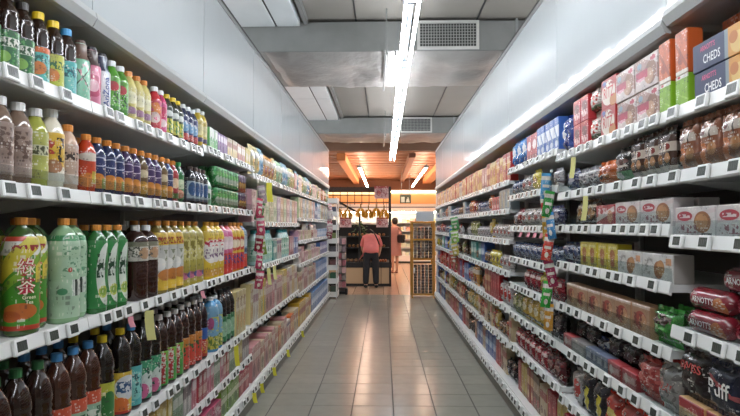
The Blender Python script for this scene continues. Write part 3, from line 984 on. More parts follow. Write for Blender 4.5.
pack('tetra_green', 'sage green slim drink carton', .062, .045, .16, '#8aa888', R(0, 1, .5, .8, '#dfe6d6'), E(.5, .25, .3, .16, '#5a7a4c'), name='drink_carton', cat='carton')
pack('tetra_grey', 'pale grey slim drink carton', .062, .045, .16, '#b8b4b0', R(0, 1, .55, .9, '#7a6a70'), E(.5, .3, .3, .2, '#d8d0cc'), name='drink_carton', cat='carton')
pack('gable_cream', 'cream tall juice carton', .085, .08, .3, '#dccb92', R(0, 1, .55, .78, '#efe6cc'), E(.5, .3, .34, .18, '#d8a23a'), TX + ('#8a5a30',), name='juice_carton', cat='carton')
pack('gable_pink', 'pink tall juice carton', .085, .08, .3, '#d8949c', R(0, 1, .55, .78, '#f0dcd8'), E(.5, .3, .34, .18, '#b83a50'), name='juice_carton', cat='carton')
pack('gable_yellow', 'yellow tall juice carton', .085, .08, .3, '#d6b848', R(0, 1, .55, .78, '#efe8c4'), E(.5, .3, .34, .18, '#8a9a3c'), name='juice_carton', cat='carton')
pack('gable_white', 'white tall milk carton', .085, .08, .3, '#dcd8d0', R(0, 1, .5, .7, '#a8788a'), E(.5, .25, .3, .15, '#c8b8a0'), name='juice_carton', cat='carton')
pack('base_pinkpack', 'pink wrapped multipack of cartons', .16, .14, .13, '#cf5a7c', R(0, 1, .4, .55, '#e8b4c4'), E(.5, .7, .3, .15, '#e8d0d4'), ('n', 7, .6, '#a83a5c'), name='carton_multipack')
pack('base_greenpack', 'green wrapped multipack of cartons', .14, .14, .16, '#7aa83c', R(0, 1, .5, .7, '#dfe8c4'), E(.4, .3, .25, .2, '#4a7a2c'), name='carton_multipack')
pack('base_redpack', 'red wrapped multipack of cartons', .14, .14, .15, '#b83a48', R(0, 1, .5, .7, '#e8c4c0'), E(.6, .3, .25, .2, '#e88a8a'), name='carton_multipack')
pack('base_creampack', 'cream wrapped multipack of cartons', .15, .14, .24, '#d2c2a4', R(0, 1, .6, .8, '#b86a5c'), E(.5, .3, .3, .2, '#8a7a5a'), ('n', 6, .62, '#e8dcc4'), name='carton_multipack')
pack('base_yellowpack', 'yellow wrapped multipack of cartons', .13, .14, .27, '#d0a83a', R(0, 1, .45, .7, '#a83a30'), E(.5, .25, .3, .18, '#f0e0a0'), name='carton_multipack')
pack('base_rosepack', 'rose wrapped multipack of cartons', .15, .14, .26, '#c89090', R(0, 1, .6, .8, '#e8d4cc'), E(.5, .3, .3, .2, '#8a4a58'), name='carton_multipack')
pack('blue_case', 'blue case of bottled water', .2, .2, .25, '#5a8ac0', R(0, 1, .4, .7, '#a8c8e4'), E(.5, .5, .2, .15, '#e4eef4'), ('n', 5, .6, '#3a68a8'), name='drink_case')
pack('blue_box_l', 'light blue stacked drink case', .2, .2, .13, '#8ab0d4', R(0, 1, .3, .7, '#dbe6ee'), E(.3, .5, .15, .3, '#3a6ab0'), name='drink_case')
bag('refill_yellow', 'yellow and white refill pouch', .15, .06, .23, '#e2d79c', [R(0, 1, .6, .85, '#f2efe2'), E(.5, .35, .3, .2, '#d8b02c'), ('n', 5, .62, '#c8c06a')], name='refill_pouch', cat='pouch', seed=1)
bag('refill_blue', 'sky blue refill pouch', .15, .06, .24, '#9cc8dc', [R(0, 1, .6, .85, '#eef4f4'), E(.5, .35, .3, .2, '#3a8ac0')], name='refill_pouch', cat='pouch', seed=2)
bag('refill_orange', 'orange refill pouch', .14, .06, .21, '#d89a4a', [R(0, 1, .6, .85, '#f2e2c8'), E(.5, .35, .3, .2, '#a8432c')], name='refill_pouch', cat='pouch', seed=3)
bag('refill_green', 'pale green refill pouch', .15, .06, .22, '#a8cfa4', [R(0, 1, .55, .85, '#eef2e4'), E(.5, .3, .3, .2, '#4a9a5c')], name='refill_pouch', cat='pouch', seed=4)
bag('refill_pink', 'dusky pink refill pouch', .15, .06, .22, '#d8a0a0', [R(0, 1, .55, .85, '#f0e0da'), E(.5, .3, .3, .2, '#a84a4a')], name='refill_pouch', cat='pouch', seed=5)
pack('pastel_green', 'pastel green stacked box', .17, .1, .125, '#b5cca0', TX + ('#5a7a4c',), E(.5, .3, .3, .2, '#e8e8cc'))
pack('pastel_pink', 'pastel pink stacked box', .17, .1, .125, '#d8a8b4', TX + ('#8a3a58',), E(.5, .3, .3, .2, '#f0dcdc'))
pack('pastel_cream', 'cream stacked box', .17, .1, .125, '#dcd0ac', TX + ('#8a6a3c',), E(.5, .3, .3, .2, '#a8b878'))
pack('pastel_lilac', 'lilac stacked box', .17, .1, .125, '#b8a4c4', TX + ('#5a3c78',), E(.5, .3, .3, .2, '#e4d8e8'))
pack('pastel_blue', 'pale blue stacked box', .17, .1, .125, '#a4c0d4', TX + ('#2c5a8c',), E(.5, .3, .3, .2, '#e4ecf0'))
pack('pastel_orange', 'apricot stacked box', .17, .1, .125, '#d8a878', TX + ('#8c3c24',), E(.5, .3, .3, .2, '#f0e0c8'))

# ---- biscuits and snacks on the right
pack('cheese_box', 'navy cheese cracker box with orange end', .27, .07, .085, '#22335e', R(.66, 1, 0, 1, '#dd9a38'), E(.83, .4, .13, .34, '#e8c172'), E(.75, .6, .07, .2, '#c8782c'), R(.6, .66, 0, 1, '#8c9ca4'),
     texts=[("ARNOTT'S", .075, '#e05a86', -.055, .064, .016), ('CHEDS', .085, '#eef0f2', -.035, .03, .026)], side='#22335e', name='biscuit_box', fine=False)
pack('orange_carton', 'tall orange wafer carton', .075, .05, .14, '#d1622a', ('s', .7, 1, .8, .07, '#a84a1e'), E(.45, .35, .25, .12, '#b04a1c'), R(0, 1, 0, .1, '#f0e4d8'), name='wafer_carton')
pack('lime_carton', 'lime green wafer carton', .075, .05, .105, '#8fc02c', ('s', .3, 1, .5, .03, '#a8d44a'), R(0, 1, .88, 1, '#f2ece4'), E(.3, .94, .12, .04, '#d83a4a'), name='wafer_carton')
pack('white_biscuit', 'white and pink wrapped biscuit pack', .175, .06, .118, '#d8c8c4', ('s', .55, 1, .95, .22, '#b08a80'), E(.7, .45, .24, .36, '#8a5a44'), E(.62, .36, .18, .24, '#c09474'), R(.04, .56, .36, .62, '#b8244c'), R(.1, .44, .3, .4, '#e0a0b0'), E(.2, .78, .1, .1, '#8aa4b8'), E(.8, .85, .12, .08, '#b83a50'), name='biscuit_pack', cat='biscuits')
pack('ritz_pack', 'red and white cracker pack with round cracker', .16, .06, .125, '#b8302c', E(.48, .5, .44, .42, '#e8dccc'), E(.78, .2, .22, .2, '#c8803a'), E(.2, .84, .14, .1, '#3c5a9c'), ('rn', .1, .9, .7, .95, 7, 7, .55, '#a82c30'), texts=[('RITZ', .105, '#b8262c', 0, .064, .046)], name='cracker_pack', cat='crackers', fine=False)
bag('grey_red_bag', 'grey and red cracker bag', .15, .07, .13, '#b8a8a0', [E(.5, .55, .35, .3, '#c8402f'), ('rn', .1, .9, .3, .8, 6, 6, .5, '#efe4de'), R(0, 1, 0, .2, '#5a6a4c')], name='biscuit_pack', cat='biscuits', seed=8)
pack('red_super', 'red cracker box with pink lettering', .1, .07, .12, '#c2343c', E(.5, .62, .36, .2, '#7a2a24'), ('rn', .1, .9, .2, .45, 6, 6, .45, '#f0c8c4'), R(0, 1, .9, 1, '#d85a50'), name='biscuit_box')
bag('blue_pouch', 'royal blue biscuit pouch', .2, .09, .21, '#2d4492', [R(0, .4, .4, 1, '#c9d2dc'), ('s', 1, .6, .8, .1, '#3f5cb0'), ('n', 5, .62, '#24367a')], name='biscuit_pack', cat='biscuits', seed=9)
pack('blue_white_box', 'blue and white biscuit box', .085, .06, .18, '#3a68b8', R(0, 1, .4, .75, '#dfe6ee'), ('s', .6, 1, .75, .08, '#7a9ac8'), E(.5, .2, .3, .1, '#c8d4e4'), name='biscuit_box')
pack('red_blue_box', 'red and blue biscuit box', .12, .06, .17, '#b83a44', E(.5, .6, .34, .18, '#e8d4d4'), R(0, 1, 0, .25, '#8a2430'), name='biscuit_box')
bag('sky_bag', 'bright blue and white snack bag', .14, .06, .19, '#4a86c8', [E(.5, .6, .35, .22, '#e8eef4'), R(0, 1, 0, .25, '#2c5a9c')], seed=10)
bag('orange_bag', 'orange cookie bag', .16, .05, .15, '#c8662c', [E(.5, .5, .34, .24, '#8a4a24'), ('rn', .1, .9, .6, .85, 7, 6, .5, '#efd2a8'), ('n', 5, .62, '#e08a44')], seed=11)
bag('low_orange', 'low orange cookie bag', .18, .05, .11, '#c8662c', [R(.1, .9, .55, .75, '#a84a20'), E(.3, .35, .14, .16, '#8a4a24'), E(.65, .35, .14, .16, '#a8602c')], seed=41)
bag('choc_bag', 'brown and white chocolate cookie bag', .105, .042, .165, '#4a3024', [R(0, 1, .48, .72, '#c4b4a4'), R(.48, .52, 0, 1, '#3a2620'), E(.25, .3, .16, .13, '#a8744c'), E(.72, .32, .16, .13, '#b88458'), E(.3, .62, .14, .07, '#6c4a3c'), E(.75, .6, .12, .08, '#8a3a34'), R(0, 1, 0, .12, '#d0c4b8'), R(0, 1, .9, 1, '#2c1c18')], seed=12)
bag('choc_orange', 'brown and tangerine cookie bag', .11, .042, .165, '#8a5236', [R(0, .4, 0, .45, '#d0743c'), R(.1, .9, .58, .78, '#cfc2b4'), E(.68, .3, .2, .14, '#b07a4c'), R(.62, .66, .5, 1, '#4a2c20'), E(.3, .68, .12, .06, '#7a3a2c')], seed=13)
bag('green_black', 'black and green cookie bag', .15, .06, .145, '#2c2a26', [R(0, 1, 0, .28, '#6aa878'), ('s', 1, .8, .28, .07, '#3f8a4a'), E(.55, .62, .3, .12, '#7a5a54'), R(.3, .85, .42, .5, '#c8bcb0'), E(.4, .15, .2, .1, '#d8e0d4')], seed=14)
bag('grey_clear', 'grey and white clear-windowed snack bag', .13, .05, .105, '#9a9aa0', [('n', 5, .5, '#c8c4c4'), ('rn', .1, .9, .2, .7, 6, 6, .5, '#5a4a54'), R(0, 1, 0, .2, '#7a6a6c')], seed=15)
bag('indigo_bag', 'indigo snack bag', .14, .05, .12, '#3f4670', [('n', 5, .55, '#8a8ca8'), E(.5, .5, .3, .2, '#c8c4cc')], seed=16)
pack('cracker_box', 'white cracker box with red logo', .23, .07, .095, '#dcd6d4', ('s', -.35, 1, .53, .07, '#d8c8c8'), E(.26, .7, .2, .16, '#b82f42'), R(.1, .42, .6, .74, '#b82f42'), ('rn', .12, .4, .64, .76, 9, 7, .5, '#ecdcdc'), E(.7, .5, .2, .34, '#a86c40'), E(.68, .52, .15, .24, '#c8905c'), ('rn', .1, .55, .15, .42, 10, 5, .52, '#9a5a68'), R(.68, .92, .06, .16, '#54505a'), side='#cfc8c8', name='biscuit_box')
pack('cracker_box_red', 'red and white cracker box', .2, .07, .09, '#b83c46', ('s', -.5, 1, .3, .12, '#e0d4d2'), E(.78, .45, .14, .3, '#d08a5a'), ('rn', .1, .6, .5, .85, 8, 5, .5, '#f0e0e0'), name='biscuit_box')
bag('brown_bag', 'brown and amber snack bag', .13, .06, .125, '#5c4230', [E(.5, .45, .34, .26, '#a87a4c'), ('n', 5, .6, '#2f221c'), R(.1, .9, .75, .88, '#c8b49c')], seed=17)
pack('yellow_tin', 'yellow biscuit box with brown figure', .105, .06, .115, '#d6c33a', E(.5, .6, .26, .2, '#b06a38'), E(.5, .32, .2, .18, '#a8502c'), R(.12, .88, .82, .92, '#efe69a'), ('rn', .1, .9, .05, .2, 8, 5, .5, '#8a7a2c'), name='biscuit_box')
pack('cookie_box', 'white box with round cookie picture', .22, .07, .095, '#d8d6d2', E(.55, .42, .15, .32, '#a86c3c'), E(.62, .5, .12, .28, '#c08a54'), R(.78, .95, .62, .86, '#e0a070'), ('rn', .06, .36, .2, .8, 9, 6, .54, '#a8a4a0'), side='#b9b4ae', name='biscuit_box')
bag('clear_sack', 'clear grey sack of biscuits', .14, .07, .2, '#8e8488', [('n', 6, .5, '#aea4a8'), ('rn', .1, .9, .1, .9, 5, 8, .56, '#4a4244')], seed=18, rough=.15)
roll('red_roll', 'dark red biscuit roll with white lettering', .21, .034, '#8c1c2c', [R(.08, .95, .2, .26, '#c8808a'), E(.8, .35, .14, .3, '#c0703c'), R(0, .08, 0, 1, '#6c1420')], [("ARNOTT'S", .115, '#e8e2e0', -.015, 0)])
pack('beige_cookie', 'beige cookie box with red emblem', .15, .06, .115, '#b48c6c', E(.5, .5, .34, .3, '#a8382f'), E(.62, .45, .22, .26, '#c89468'), ('rn', .1, .6, .3, .7, 7, 6, .5, '#7a2a24'), R(0, 1, .9, 1, '#d8c4b0'), name='biscuit_box')
bag('green_choc', 'green and brown chocolate bag', .17, .06, .13, '#3d9a3c', [E(.4, .72, .36, .2, '#46302c'), ('rn', .1, .8, .6, .9, 7, 7, .54, '#9a8a84'), ('n', 4, .62, '#6ac25c')], seed=19)
bag('dark_bag', 'black snack bag', .14, .06, .15, '#1f1b1e', [('n', 4, .56, '#3a2c34'), E(.5, .6, .3, .14, '#6c5a60'), R(0, .25, 0, .3, '#7a2a30')], seed=20)
bag('dark_red', 'dark red snack bag', .14, .06, .14, '#5a1c22', [('n', 4, .58, '#8a2f34'), E(.5, .6, .3, .14, '#a87a74')], seed=21)
bag('red_film', 'translucent red biscuit bag', .15, .06, .15, '#a83a38', [('n', 5, .5, '#c4605a'), ('rn', .1, .9, .1, .9, 6, 9, .6, '#d89a94')], seed=22)
bag('silver_bag', 'silver grey foil snack bag', .13, .06, .17, '#aaaaa8', [('n', 4, .55, '#7c7876'), ('rn', .2, .8, .4, .6, 6, 5, .5, '#c8504c')], seed=23, metal=.5)
bag('swiss_bag', 'dark brown chocolate bag with red lettering', .155, .05, .155, '#2c1f20', [('n', 3, .6, '#3c2a2a'), E(.25, .7, .12, .12, '#6c2a2c')], [('SWISS', .115, '#b8443f', 0, .105, .026)], seed=24)
bag('puff_bag', 'midnight blue snack bag with white script', .145, .05, .155, '#20253c', [('s', .4, 1, .8, .06, '#b85a5c'), ('n', 3, .62, '#343c5c')], [('Puff', .1, '#e0dcd4', 0, .08, .045)], seed=25)
pack('red_cookie', 'red-topped cookie box with biscuit pictures', .14, .07, .085, '#c9a070', R(0, 1, .66, 1, '#a8262c'), E(.35, .35, .26, .18, '#e0c08c'), E(.7, .3, .22, .16, '#b8803c'), E(.35, .35, .1, .08, '#5a3420'), name='biscuit_box')
bag('red_yellow_bag', 'red and yellow snack bag', .15, .06, .19, '#c83a2a', [R(0, 1, 0, .35, '#e0b42c'), E(.5, .55, .34, .16, '#e8d060'), ('n', 4, .62, '#8a1c1c')], seed=26)
bag('black_yellow_bag', 'black and yellow snack bag', .14, .06, .2, '#26262c', [E(.55, .4, .2, .34, '#e0d02c'), R(0, 1, .8, 1, '#3c3c48')], seed=27)
bag('silver_red_bag', 'silver and red snack bag', .14, .06, .18, '#a8a4a4', [E(.5, .5, .36, .3, '#c03a34'), ('n', 5, .6, '#d8d0cc')], seed=28)
bag('gold_bag', 'mustard snack bag', .14, .06, .17, '#c2a03c', [E(.5, .55, .32, .2, '#e8dcb0'), R(0, 1, 0, .2, '#6c5a2c'), ('n', 5, .62, '#8a7430')], seed=29)
bag('olive_bag', 'olive green snack bag', .14, .06, .16, '#7a8040', [E(.5, .55, .32, .2, '#d0cca0'), ('n', 5, .6, '#4c5428')], seed=30)
bag('maroon_bag', 'maroon gummy snack bag', .13, .05, .13, '#8a2430', [('n', 5, .55, '#b84a50'), R(.1, .9, .7, .88, '#e0c4c0')], seed=31)
bag('rust_bag', 'rust red snack bag', .13, .05, .16, '#b0462c', [E(.5, .6, .34, .18, '#e0c090'), ('n', 5, .62, '#7a2a1c')], seed=32)
bag('white_bag', 'white and grey snack bag', .14, .05, .12, '#c4c0bc', [('n', 5, .52, '#8c8480'), E(.5, .5, .3, .2, '#a85a54')], seed=33)
bag('navy_bag', 'navy and silver snack bag', .14, .05, .11, '#38486c', [('n', 6, .5, '#9ca8b8'), E(.5, .5, .3, .2, '#5a6c94')], seed=34)
bag('yellow_bag', 'lemon yellow snack bag', .14, .05, .14, '#d0bf3c', [E(.5, .5, .32, .2, '#8a6a2c'), ('n', 5, .62, '#efe28c')], seed=35)
pack('low_pack', 'low grey tray pack', .19, .06, .065, '#8a8684', R(.1, .9, .3, .7, '#b8b0ac'), name='tray_pack')
pack('low_red', 'low red tray pack', .13, .05, .065, '#a8383c', R(.1, .9, .3, .7, '#d8a8a0'), E(.3, .5, .12, .3, '#e8d8cc'), name='tray_pack')
pack('low_blue', 'low silver blue tray pack', .13, .05, .065, '#6c7890', R(.1, .9, .3, .7, '#b8bcc4'), E(.6, .5, .12, .3, '#3c4868'), name='tray_pack')
pack('tall_red', 'tall red cereal box', .13, .06, .22, '#b8302c', E(.5, .6, .34, .16, '#e8b43c'), E(.5, .25, .3, .14, '#d87a3c'), TX + ('#f0e0c8',), name='cereal_box')
pack('tall_yellow', 'tall yellow cereal box', .13, .06, .21, '#d8a838', E(.5, .55, .34, .18, '#b83a2c'), R(0, 1, .82, 1, '#efd88c'), name='cereal_box')
pack('tall_orange', 'tall orange cereal box', .12, .06, .22, '#cc6a30', E(.5, .5, .32, .2, '#e8c47c'), R(0, 1, 0, .18, '#8c2c20'), name='cereal_box')
pack('tall_white', 'tall white oat box', .12, .06, .2, '#d4cec8', E(.5, .5, .3, .2, '#b0506c'), R(0, 1, .75, .9, '#6a5a8c'), name='cereal_box')
pack('tall_pink', 'tall rose pink biscuit box', .12, .06, .2, '#cc8c94', E(.5, .5, .3, .2, '#efdcd8'), R(0, 1, 0, .2, '#8c3a4c'), name='cereal_box')
pack('tall_grey', 'plain pale blue grey box', .14, .07, .16, '#a4b4bc', R(.3, .6, .1, .9, '#c8bc8c'), name='cereal_box')
pack('slim_rust', 'slim rust red biscuit box', .07, .07, .22, '#9c4434', R(0, 1, .55, .8, '#d8a878'), E(.5, .25, .3, .12, '#e0b884'), name='biscuit_box')
pack('slim_brown', 'slim brown biscuit box', .075, .07, .22, '#7a5a44', R(0, 1, .5, .8, '#b89c7c'), E(.5, .25, .3, .12, '#a8382f'), name='biscuit_box')
pack('slim_cream', 'slim cream biscuit box', .075, .07, .2, '#c8b490', R(0, 1, .6, .85, '#a84a3c'), E(.5, .25, .3, .12, '#7a4a2c'), name='biscuit_box')
pack('slim_red', 'slim scarlet biscuit box', .09, .07, .21, '#a8222c', E(.5, .55, .3, .16, '#c84a4c'), name='biscuit_box')
pack('slim_yellow', 'slim straw yellow biscuit box', .08, .07, .21, '#c8b04c', E(.5, .5, .3, .16, '#a8803c'), R(0, 1, 0, .15, '#8c6a2c'), name='biscuit_box')
pack('far_blue', 'deep blue household box', .16, .1, .19, '#3a5c9c', R(0, 1, .4, .7, '#9cb8d8'), E(.5, .5, .2, .12, '#e0e8f0'))
pack('far_teal', 'teal household box', .16, .1, .18, '#4c948c', R(0, 1, .4, .7, '#b8d8d0'), E(.5, .5, .2, .12, '#f0f0e0'))

# ------------------------------------------------------------------ stocking the shelves
PLACED = []


def shelf_z(s, y, idx):
    zs = ZS[(s, bay_of(y))]
    if idx == 'base' or idx >= len(zs):
        return DECK
    return zs[idx] + .014


def shelf_name(s, y, idx):
    zs = ZS[(s, bay_of(y))]
    if idx == 'base' or idx >= len(zs):
        return SIDE[s] + ' bottom deck'
    return '%s %s shelf' % (SIDE[s], 'top' if idx == 0 else ORD[idx])


def gap_above(s, y, idx):
    zs = ZS[(s, bay_of(y))]
    z = shelf_z(s, y, idx)
    i = len(zs) if idx == 'base' else idx
    top = (zs[i - 1] - .024) if i > 0 else CANOPY[s]
    return top - z


def put(s, idx, y, key, row=0, level=0, inset=.014, jit=1.0, extra=0.0):
    sp = SPECS[key]
    z = shelf_z(s, y, idx) + level * (sp.h + .0008) + extra
    if z + sp.h > shelf_z(s, y, idx) + gap_above(s, y, idx):
        return False
    xf = XL[s] - (s * .012 if idx == 'base' or idx >= len(ZS[(s, bay_of(y))]) else 0)
    x = xf + s * (inset + sp.d / 2 + row * (sp.d + .012) + random.uniform(0, .005) * jit)
    a = (PI / 2 if s < 0 else -PI / 2) + (s * .6 + random.uniform(-.2, .2) * jit if sp.cat == 'bottle' else random.uniform(-.012, .012) * jit)
    PLACED.append((s, idx, y, key, row, level, (x, y, z), a))
    return True


def stock(s, idx, y, y1, seq, loop=False, gap=.003):
    """seq of (key, facings[, stack[, rows]]) laid from y away from the camera until y1; returns the cursor"""
    first = True
    while True:
        for it in seq:
            if it[0] == '@':
                y = max(y, it[1])
                continue
            key, n = it[0], it[1]
            st = it[2] if len(it) > 2 else 1
            rows = it[3] if len(it) > 3 else 1
            sp = SPECS[key]
            for _ in range(n):
                if y + sp.w > y1:
                    return y
                # keep clear of the post line between bays
                c = y + sp.w / 2
                for r_ in range(rows):
                    for l_ in range(st):
                        if not put(s, idx, c, key, r_, l_, it[4] if len(it) > 4 else .014):
                            break
                y += sp.w + gap
        if not loop:
            return y


# left, near bays --------------------------------------------------
A, B, C_, D_ = 0.72, 1.895, 3.095, 4.295
stock(-1, 0, 1.125, C_ - .005, [('tea_green', 7, 1, 2), ('tea_orange', 1, 1, 2), ('tea_lemon', 1), ('tea_teal', 1, 1, 2), ('@', 1.875), ('az_green', 1), ('az_pink', 1), ('az_white', 1),
                            ('tea_lime', 2, 1, 2), ('tea_pale', 3, 1, 2), ('@', 2.5), ('juice_red', 1), ('juice_pink', 1), ('tea_black', 3), ('drink_navy', 3)])
stock(-1, 0, 3.11, D_, [('drink_gold', 2), ('mini_green', 3), ('mini_purple', 4), ('mini_cream', 4), ('mini_peach', 4), ('mini_yellow', 3)])
stock(-1, 1, 1.22, D_, [('clear_brown', 5, 1, 2), ('lime_drink', 1, 1, 2), ('yellow_soy', 1, 1, 2), ('peach_milk', 1), ('@', 1.925), ('fruit_red', 1, 1, 2), ('fruit_navy', 3, 1, 2), ('fruit_purple', 2, 1, 2), ('fruit_olive', 1),
                       ('fruit_purple', 2), ('fruit_olive', 1), ('fruit_navy', 1), ('fruit_crimson', 1), ('herb_green', 1), ('@', 2.98), ('sport_dark', 4), ('milk_green', 1), ('@', 3.42), ('greencans', 2, 2), ('orangecans', 1, 2)])
for yy, ins in ((1.30, .014), (1.41, .02), (1.52, .06), (1.635, .012), (1.745, .058)):
    put(-1, 2, yy, 'big_greentea', 0, 0, ins)
    put(-1, 2, yy, 'big_greentea', 1, 0, .07)
put(-1, 2, 1.848, 'big_palegreen', 0, 0, .012)
put(-1, 2, 1.95, 'big_palegreen', 0, 0, .04)
for yy in (1.848, 1.95):
    put(-1, 2, yy, 'big_palegreen', 1, 0, .06)
stock(-1, 2, 2.005, D_, [('big_swirl', 3, 1, 2), ('@', 2.24), ('dark_white', 1, 1, 2, .06), ('brown_white', 2, 1, 2), ('@', 2.58), ('big_yellowwhite', 3, 1, 2), ('big_olive', 3),
                       ('@', 3.3), ('big_lemonred', 3), ('big_redpink', 2), ('big_redyellow', 3), ('big_bluered', 1)])
stock(-1, 3, 1.18, D_, [('soda_greencap', 6, 1, 2), ('soda_bluecap', 3, 1, 2), ('soda_yellowcap', 1, 1, 2), ('@', 2.22), ('soda_lemon', 1, 1, 2), ('soda_teal', 1, 1, 2), ('soda_mixed', 2), ('soda_green', 3, 1, 2), ('soda_red', 3, 1, 2), ('soda_blue', 1, 1, 2),
                       ('@', 3.4), ('sky_squash', 2, 1, 2), ('soda_dkgreen', 3, 1, 2), ('gable_cream', 3)])
stock(-1, 4, 1.5, B, [('tetra_pink', 3), ('tetra_red', 3)])
stock(-1, 4, 1.91, C_, [('tetra_pink', 4), ('tetra_red', 2), ('tetra_pink', 2), ('tetra_yellow', 4), ('tetra_green', 2), ('tetra_grey', 2), ('tetra_pink', 3)])
stock(-1, 4, 3.11, D_, [('tetra_red', 2), ('tetra_pink', 2), ('tetra_green', 2), ('tetra_pink', 1), ('tetra_red', 2), ('tetra_green', 3), ('tetra_yellow', 2), ('tetra_grey', 3)])
stock(-1, 'base', 1.9, D_, [('base_redpack', 3), ('base_pinkpack', 7), ('base_greenpack', 3), ('base_redpack', 2)])
# left, far bays ------------------------------------------------------
F0, F1 = 4.31, 10.27
def mixrow(keys, n, hi=2, stack=1, seed=1):
    rr = random.Random(seed)
    out, last = [], None
    while len(out) < n:
        k = rr.choice(keys)
        if k != last:
            out.append((k, rr.randint(1, hi), stack))
            last = k
    return out


F2 = 6.69
stock(-1, 0, F0, F1, [('refill_yellow', 2), ('refill_blue', 1), ('refill_orange', 3), ('refill_yellow', 1), ('refill_green', 2), ('refill_blue', 2)] + mixrow(['refill_pink', 'refill_green', 'refill_yellow', 'refill_orange', 'refill_blue', 'tall_pink', 'tall_white'], 40, 2, 1, 3))
PAST = ['pastel_green', 'pastel_pink', 'pastel_orange', 'pastel_cream', 'pastel_lilac', 'pastel_blue']
stock(-1, 1, F0, F2, mixrow(PAST, 30, 1, 2, 4))
stock(-1, 2, F0, F2, [('cordial', 2), ('teal_cap_water', 7), ('far_teal', 1), ('tall_white', 2), ('teal_cap_water', 5), ('tall_pink', 2), ('far_blue', 2), ('tall_white', 6)])
stock(-1, 3, F0, F2, mixrow(['gable_cream', 'gable_yellow', 'gable_pink', 'gable_white', 'gable_cream', 'base_rosepack'], 60, 2, 1, 6))
stock(-1, 'base', F0, F2, mixrow(['base_creampack', 'base_rosepack', 'base_yellowpack', 'base_creampack', 'tall_orange', 'tall_white'], 40, 2, 1, 8))
F3 = 6.72
stock(-1, 1, F3, F1, mixrow(PAST, 9, 1, 2, 14) + [('far_blue', 2), ('blue_box_l', 2, 2)], True)
stock(-1, 2, F3, F1, mixrow(['pastel_cream', 'pastel_pink', 'tall_white', 'refill_pink'], 9, 2, 1, 15) + [('blue_box_l', 9), ('far_blue', 3)])
stock(-1, 3, F3, F1, mixrow(['pastel_cream', 'pastel_pink', 'tall_white', 'tall_pink'], 9, 2, 1, 16) + [('far_blue', 12)])
stock(-1, 4, F3, F1, mixrow(['base_rosepack', 'gable_white', 'base_creampack'], 8, 2, 1, 17) + [('blue_case', 14)])
stock(-1, 'base', F3, F1, [('base_yellowpack', 4), ('base_creampack', 2), ('base_yellowpack', 2), ('blue_case', 14)])

# right, nearest bay ----------------------------------------------------
stock(1, 0, 1.215, 1.79, [('cheese_box', 2, 2)])
for yy in (1.30, 1.385, 1.47, 1.555, 1.64, 1.72):
    put(1, 0, yy, 'lime_carton', 0, 0, inset=.10)
    put(1, 0, yy, 'orange_carton', 0, 0, inset=.10, extra=SPECS['lime_carton'].h + .001)
stock(1, 0, 1.795, B, [('lime_carton', 1)])
y = 1.795 + SPECS['orange_carton'].w / 2
put(1, 0, y, 'orange_carton', extra=SPECS['lime_carton'].h + .001)
stock(1, 1, 1.2, B, [('orange_bag', 2), ('choc_orange', 3, 1, 2)])
stock(1, 2, 1.185, B, [('cracker_box', 3, 2, 1, .012)])
stock(1, 2, 1.185, B, [('clear_sack', 4, 1, 1, .2)])
for yy in (1.48, 1.74):
    put(1, 3, yy, 'red_roll', 0, 0)
    put(1, 3, yy + .01, 'red_roll', 0, 1, inset=.03)
put(1, 3, 1.60, 'red_roll', 0, 2, inset=.045)
put(1, 3, 1.37, 'silver_bag', 0, 0, inset=.02)
for yy in (1.36, 1.51, 1.66, 1.812):
    put(1, 4, yy, 'red_cookie', 0, 0)
put(1, 4, 1.815, 'swiss_bag', 0, 0, extra=.086)
put(1, 4, 1.66, 'puff_bag', 0, 0, extra=.086)
put(1, 4, 1.50, 'silver_bag', 0, 0, extra=.086)
stock(1, 5, 1.2, B, [('red_yellow_bag', 5)], True)
stock(1, 'base', 1.2, B, [('slim_yellow', 8)], True)
# right, second bay -----------------------------------------------------
y = stock(1, 0, 1.905, 2.06, [('lime_carton', 1)])
put(1, 0, 1.905 + SPECS['orange_carton'].w / 2, 'orange_carton', extra=SPECS['lime_carton'].h + .001)
stock(1, 0, y, C_, [('white_biscuit', 2, 2), ('ritz_pack', 1, 2), ('grey_red_bag', 1, 2), ('red_super', 2, 2), ('blue_pouch', 1)])
stock(1, 1, 1.905, C_, [('choc_bag', 3, 1, 2), ('green_black', 1, 1, 2), ('low_orange', 1, 1, 2), ('grey_clear', 2), ('indigo_bag', 3)])
stock(1, 2, 1.905, C_, [('cracker_box', 2, 1, 2), ('cracker_box_red', 1), ('brown_bag', 2), ('dark_bag', 2)])
stock(1, 3, 1.905, C_, [('cookie_box', 2), ('yellow_tin', 4), ('navy_bag', 2)])
put(1, 3, 1.905 + .115, 'cookie_box', 1, 1, inset=.02)
stock(1, 4, 1.905, C_, [('green_choc', 1, 1, 2), ('beige_cookie', 6), ('dark_red', 1)], True)
stock(1, 5, 1.905, C_, [('silver_bag', 1, 1, 2), ('red_film', 1, 1, 2)])
stock(1, 5, 2.2, C_, [('dark_red', 1, 1, 2, .075), ('dark_bag', 2, 1, 2, .075), ('navy_bag', 1, 1, 2, .075), ('dark_bag', 2, 1, 2, .075)])
stock(1, 5, 2.2, C_, [('low_red', 2), ('low_blue', 2), ('low_pack', 1), ('low_red', 1)])
stock(1, 6, 1.905, C_, [('red_yellow_bag', 4), ('black_yellow_bag', 2), ('silver_red_bag', 2)], True)
stock(1, 'base', 1.905, C_, [('slim_yellow', 6), ('slim_cream', 4), ('slim_red', 3)], True)
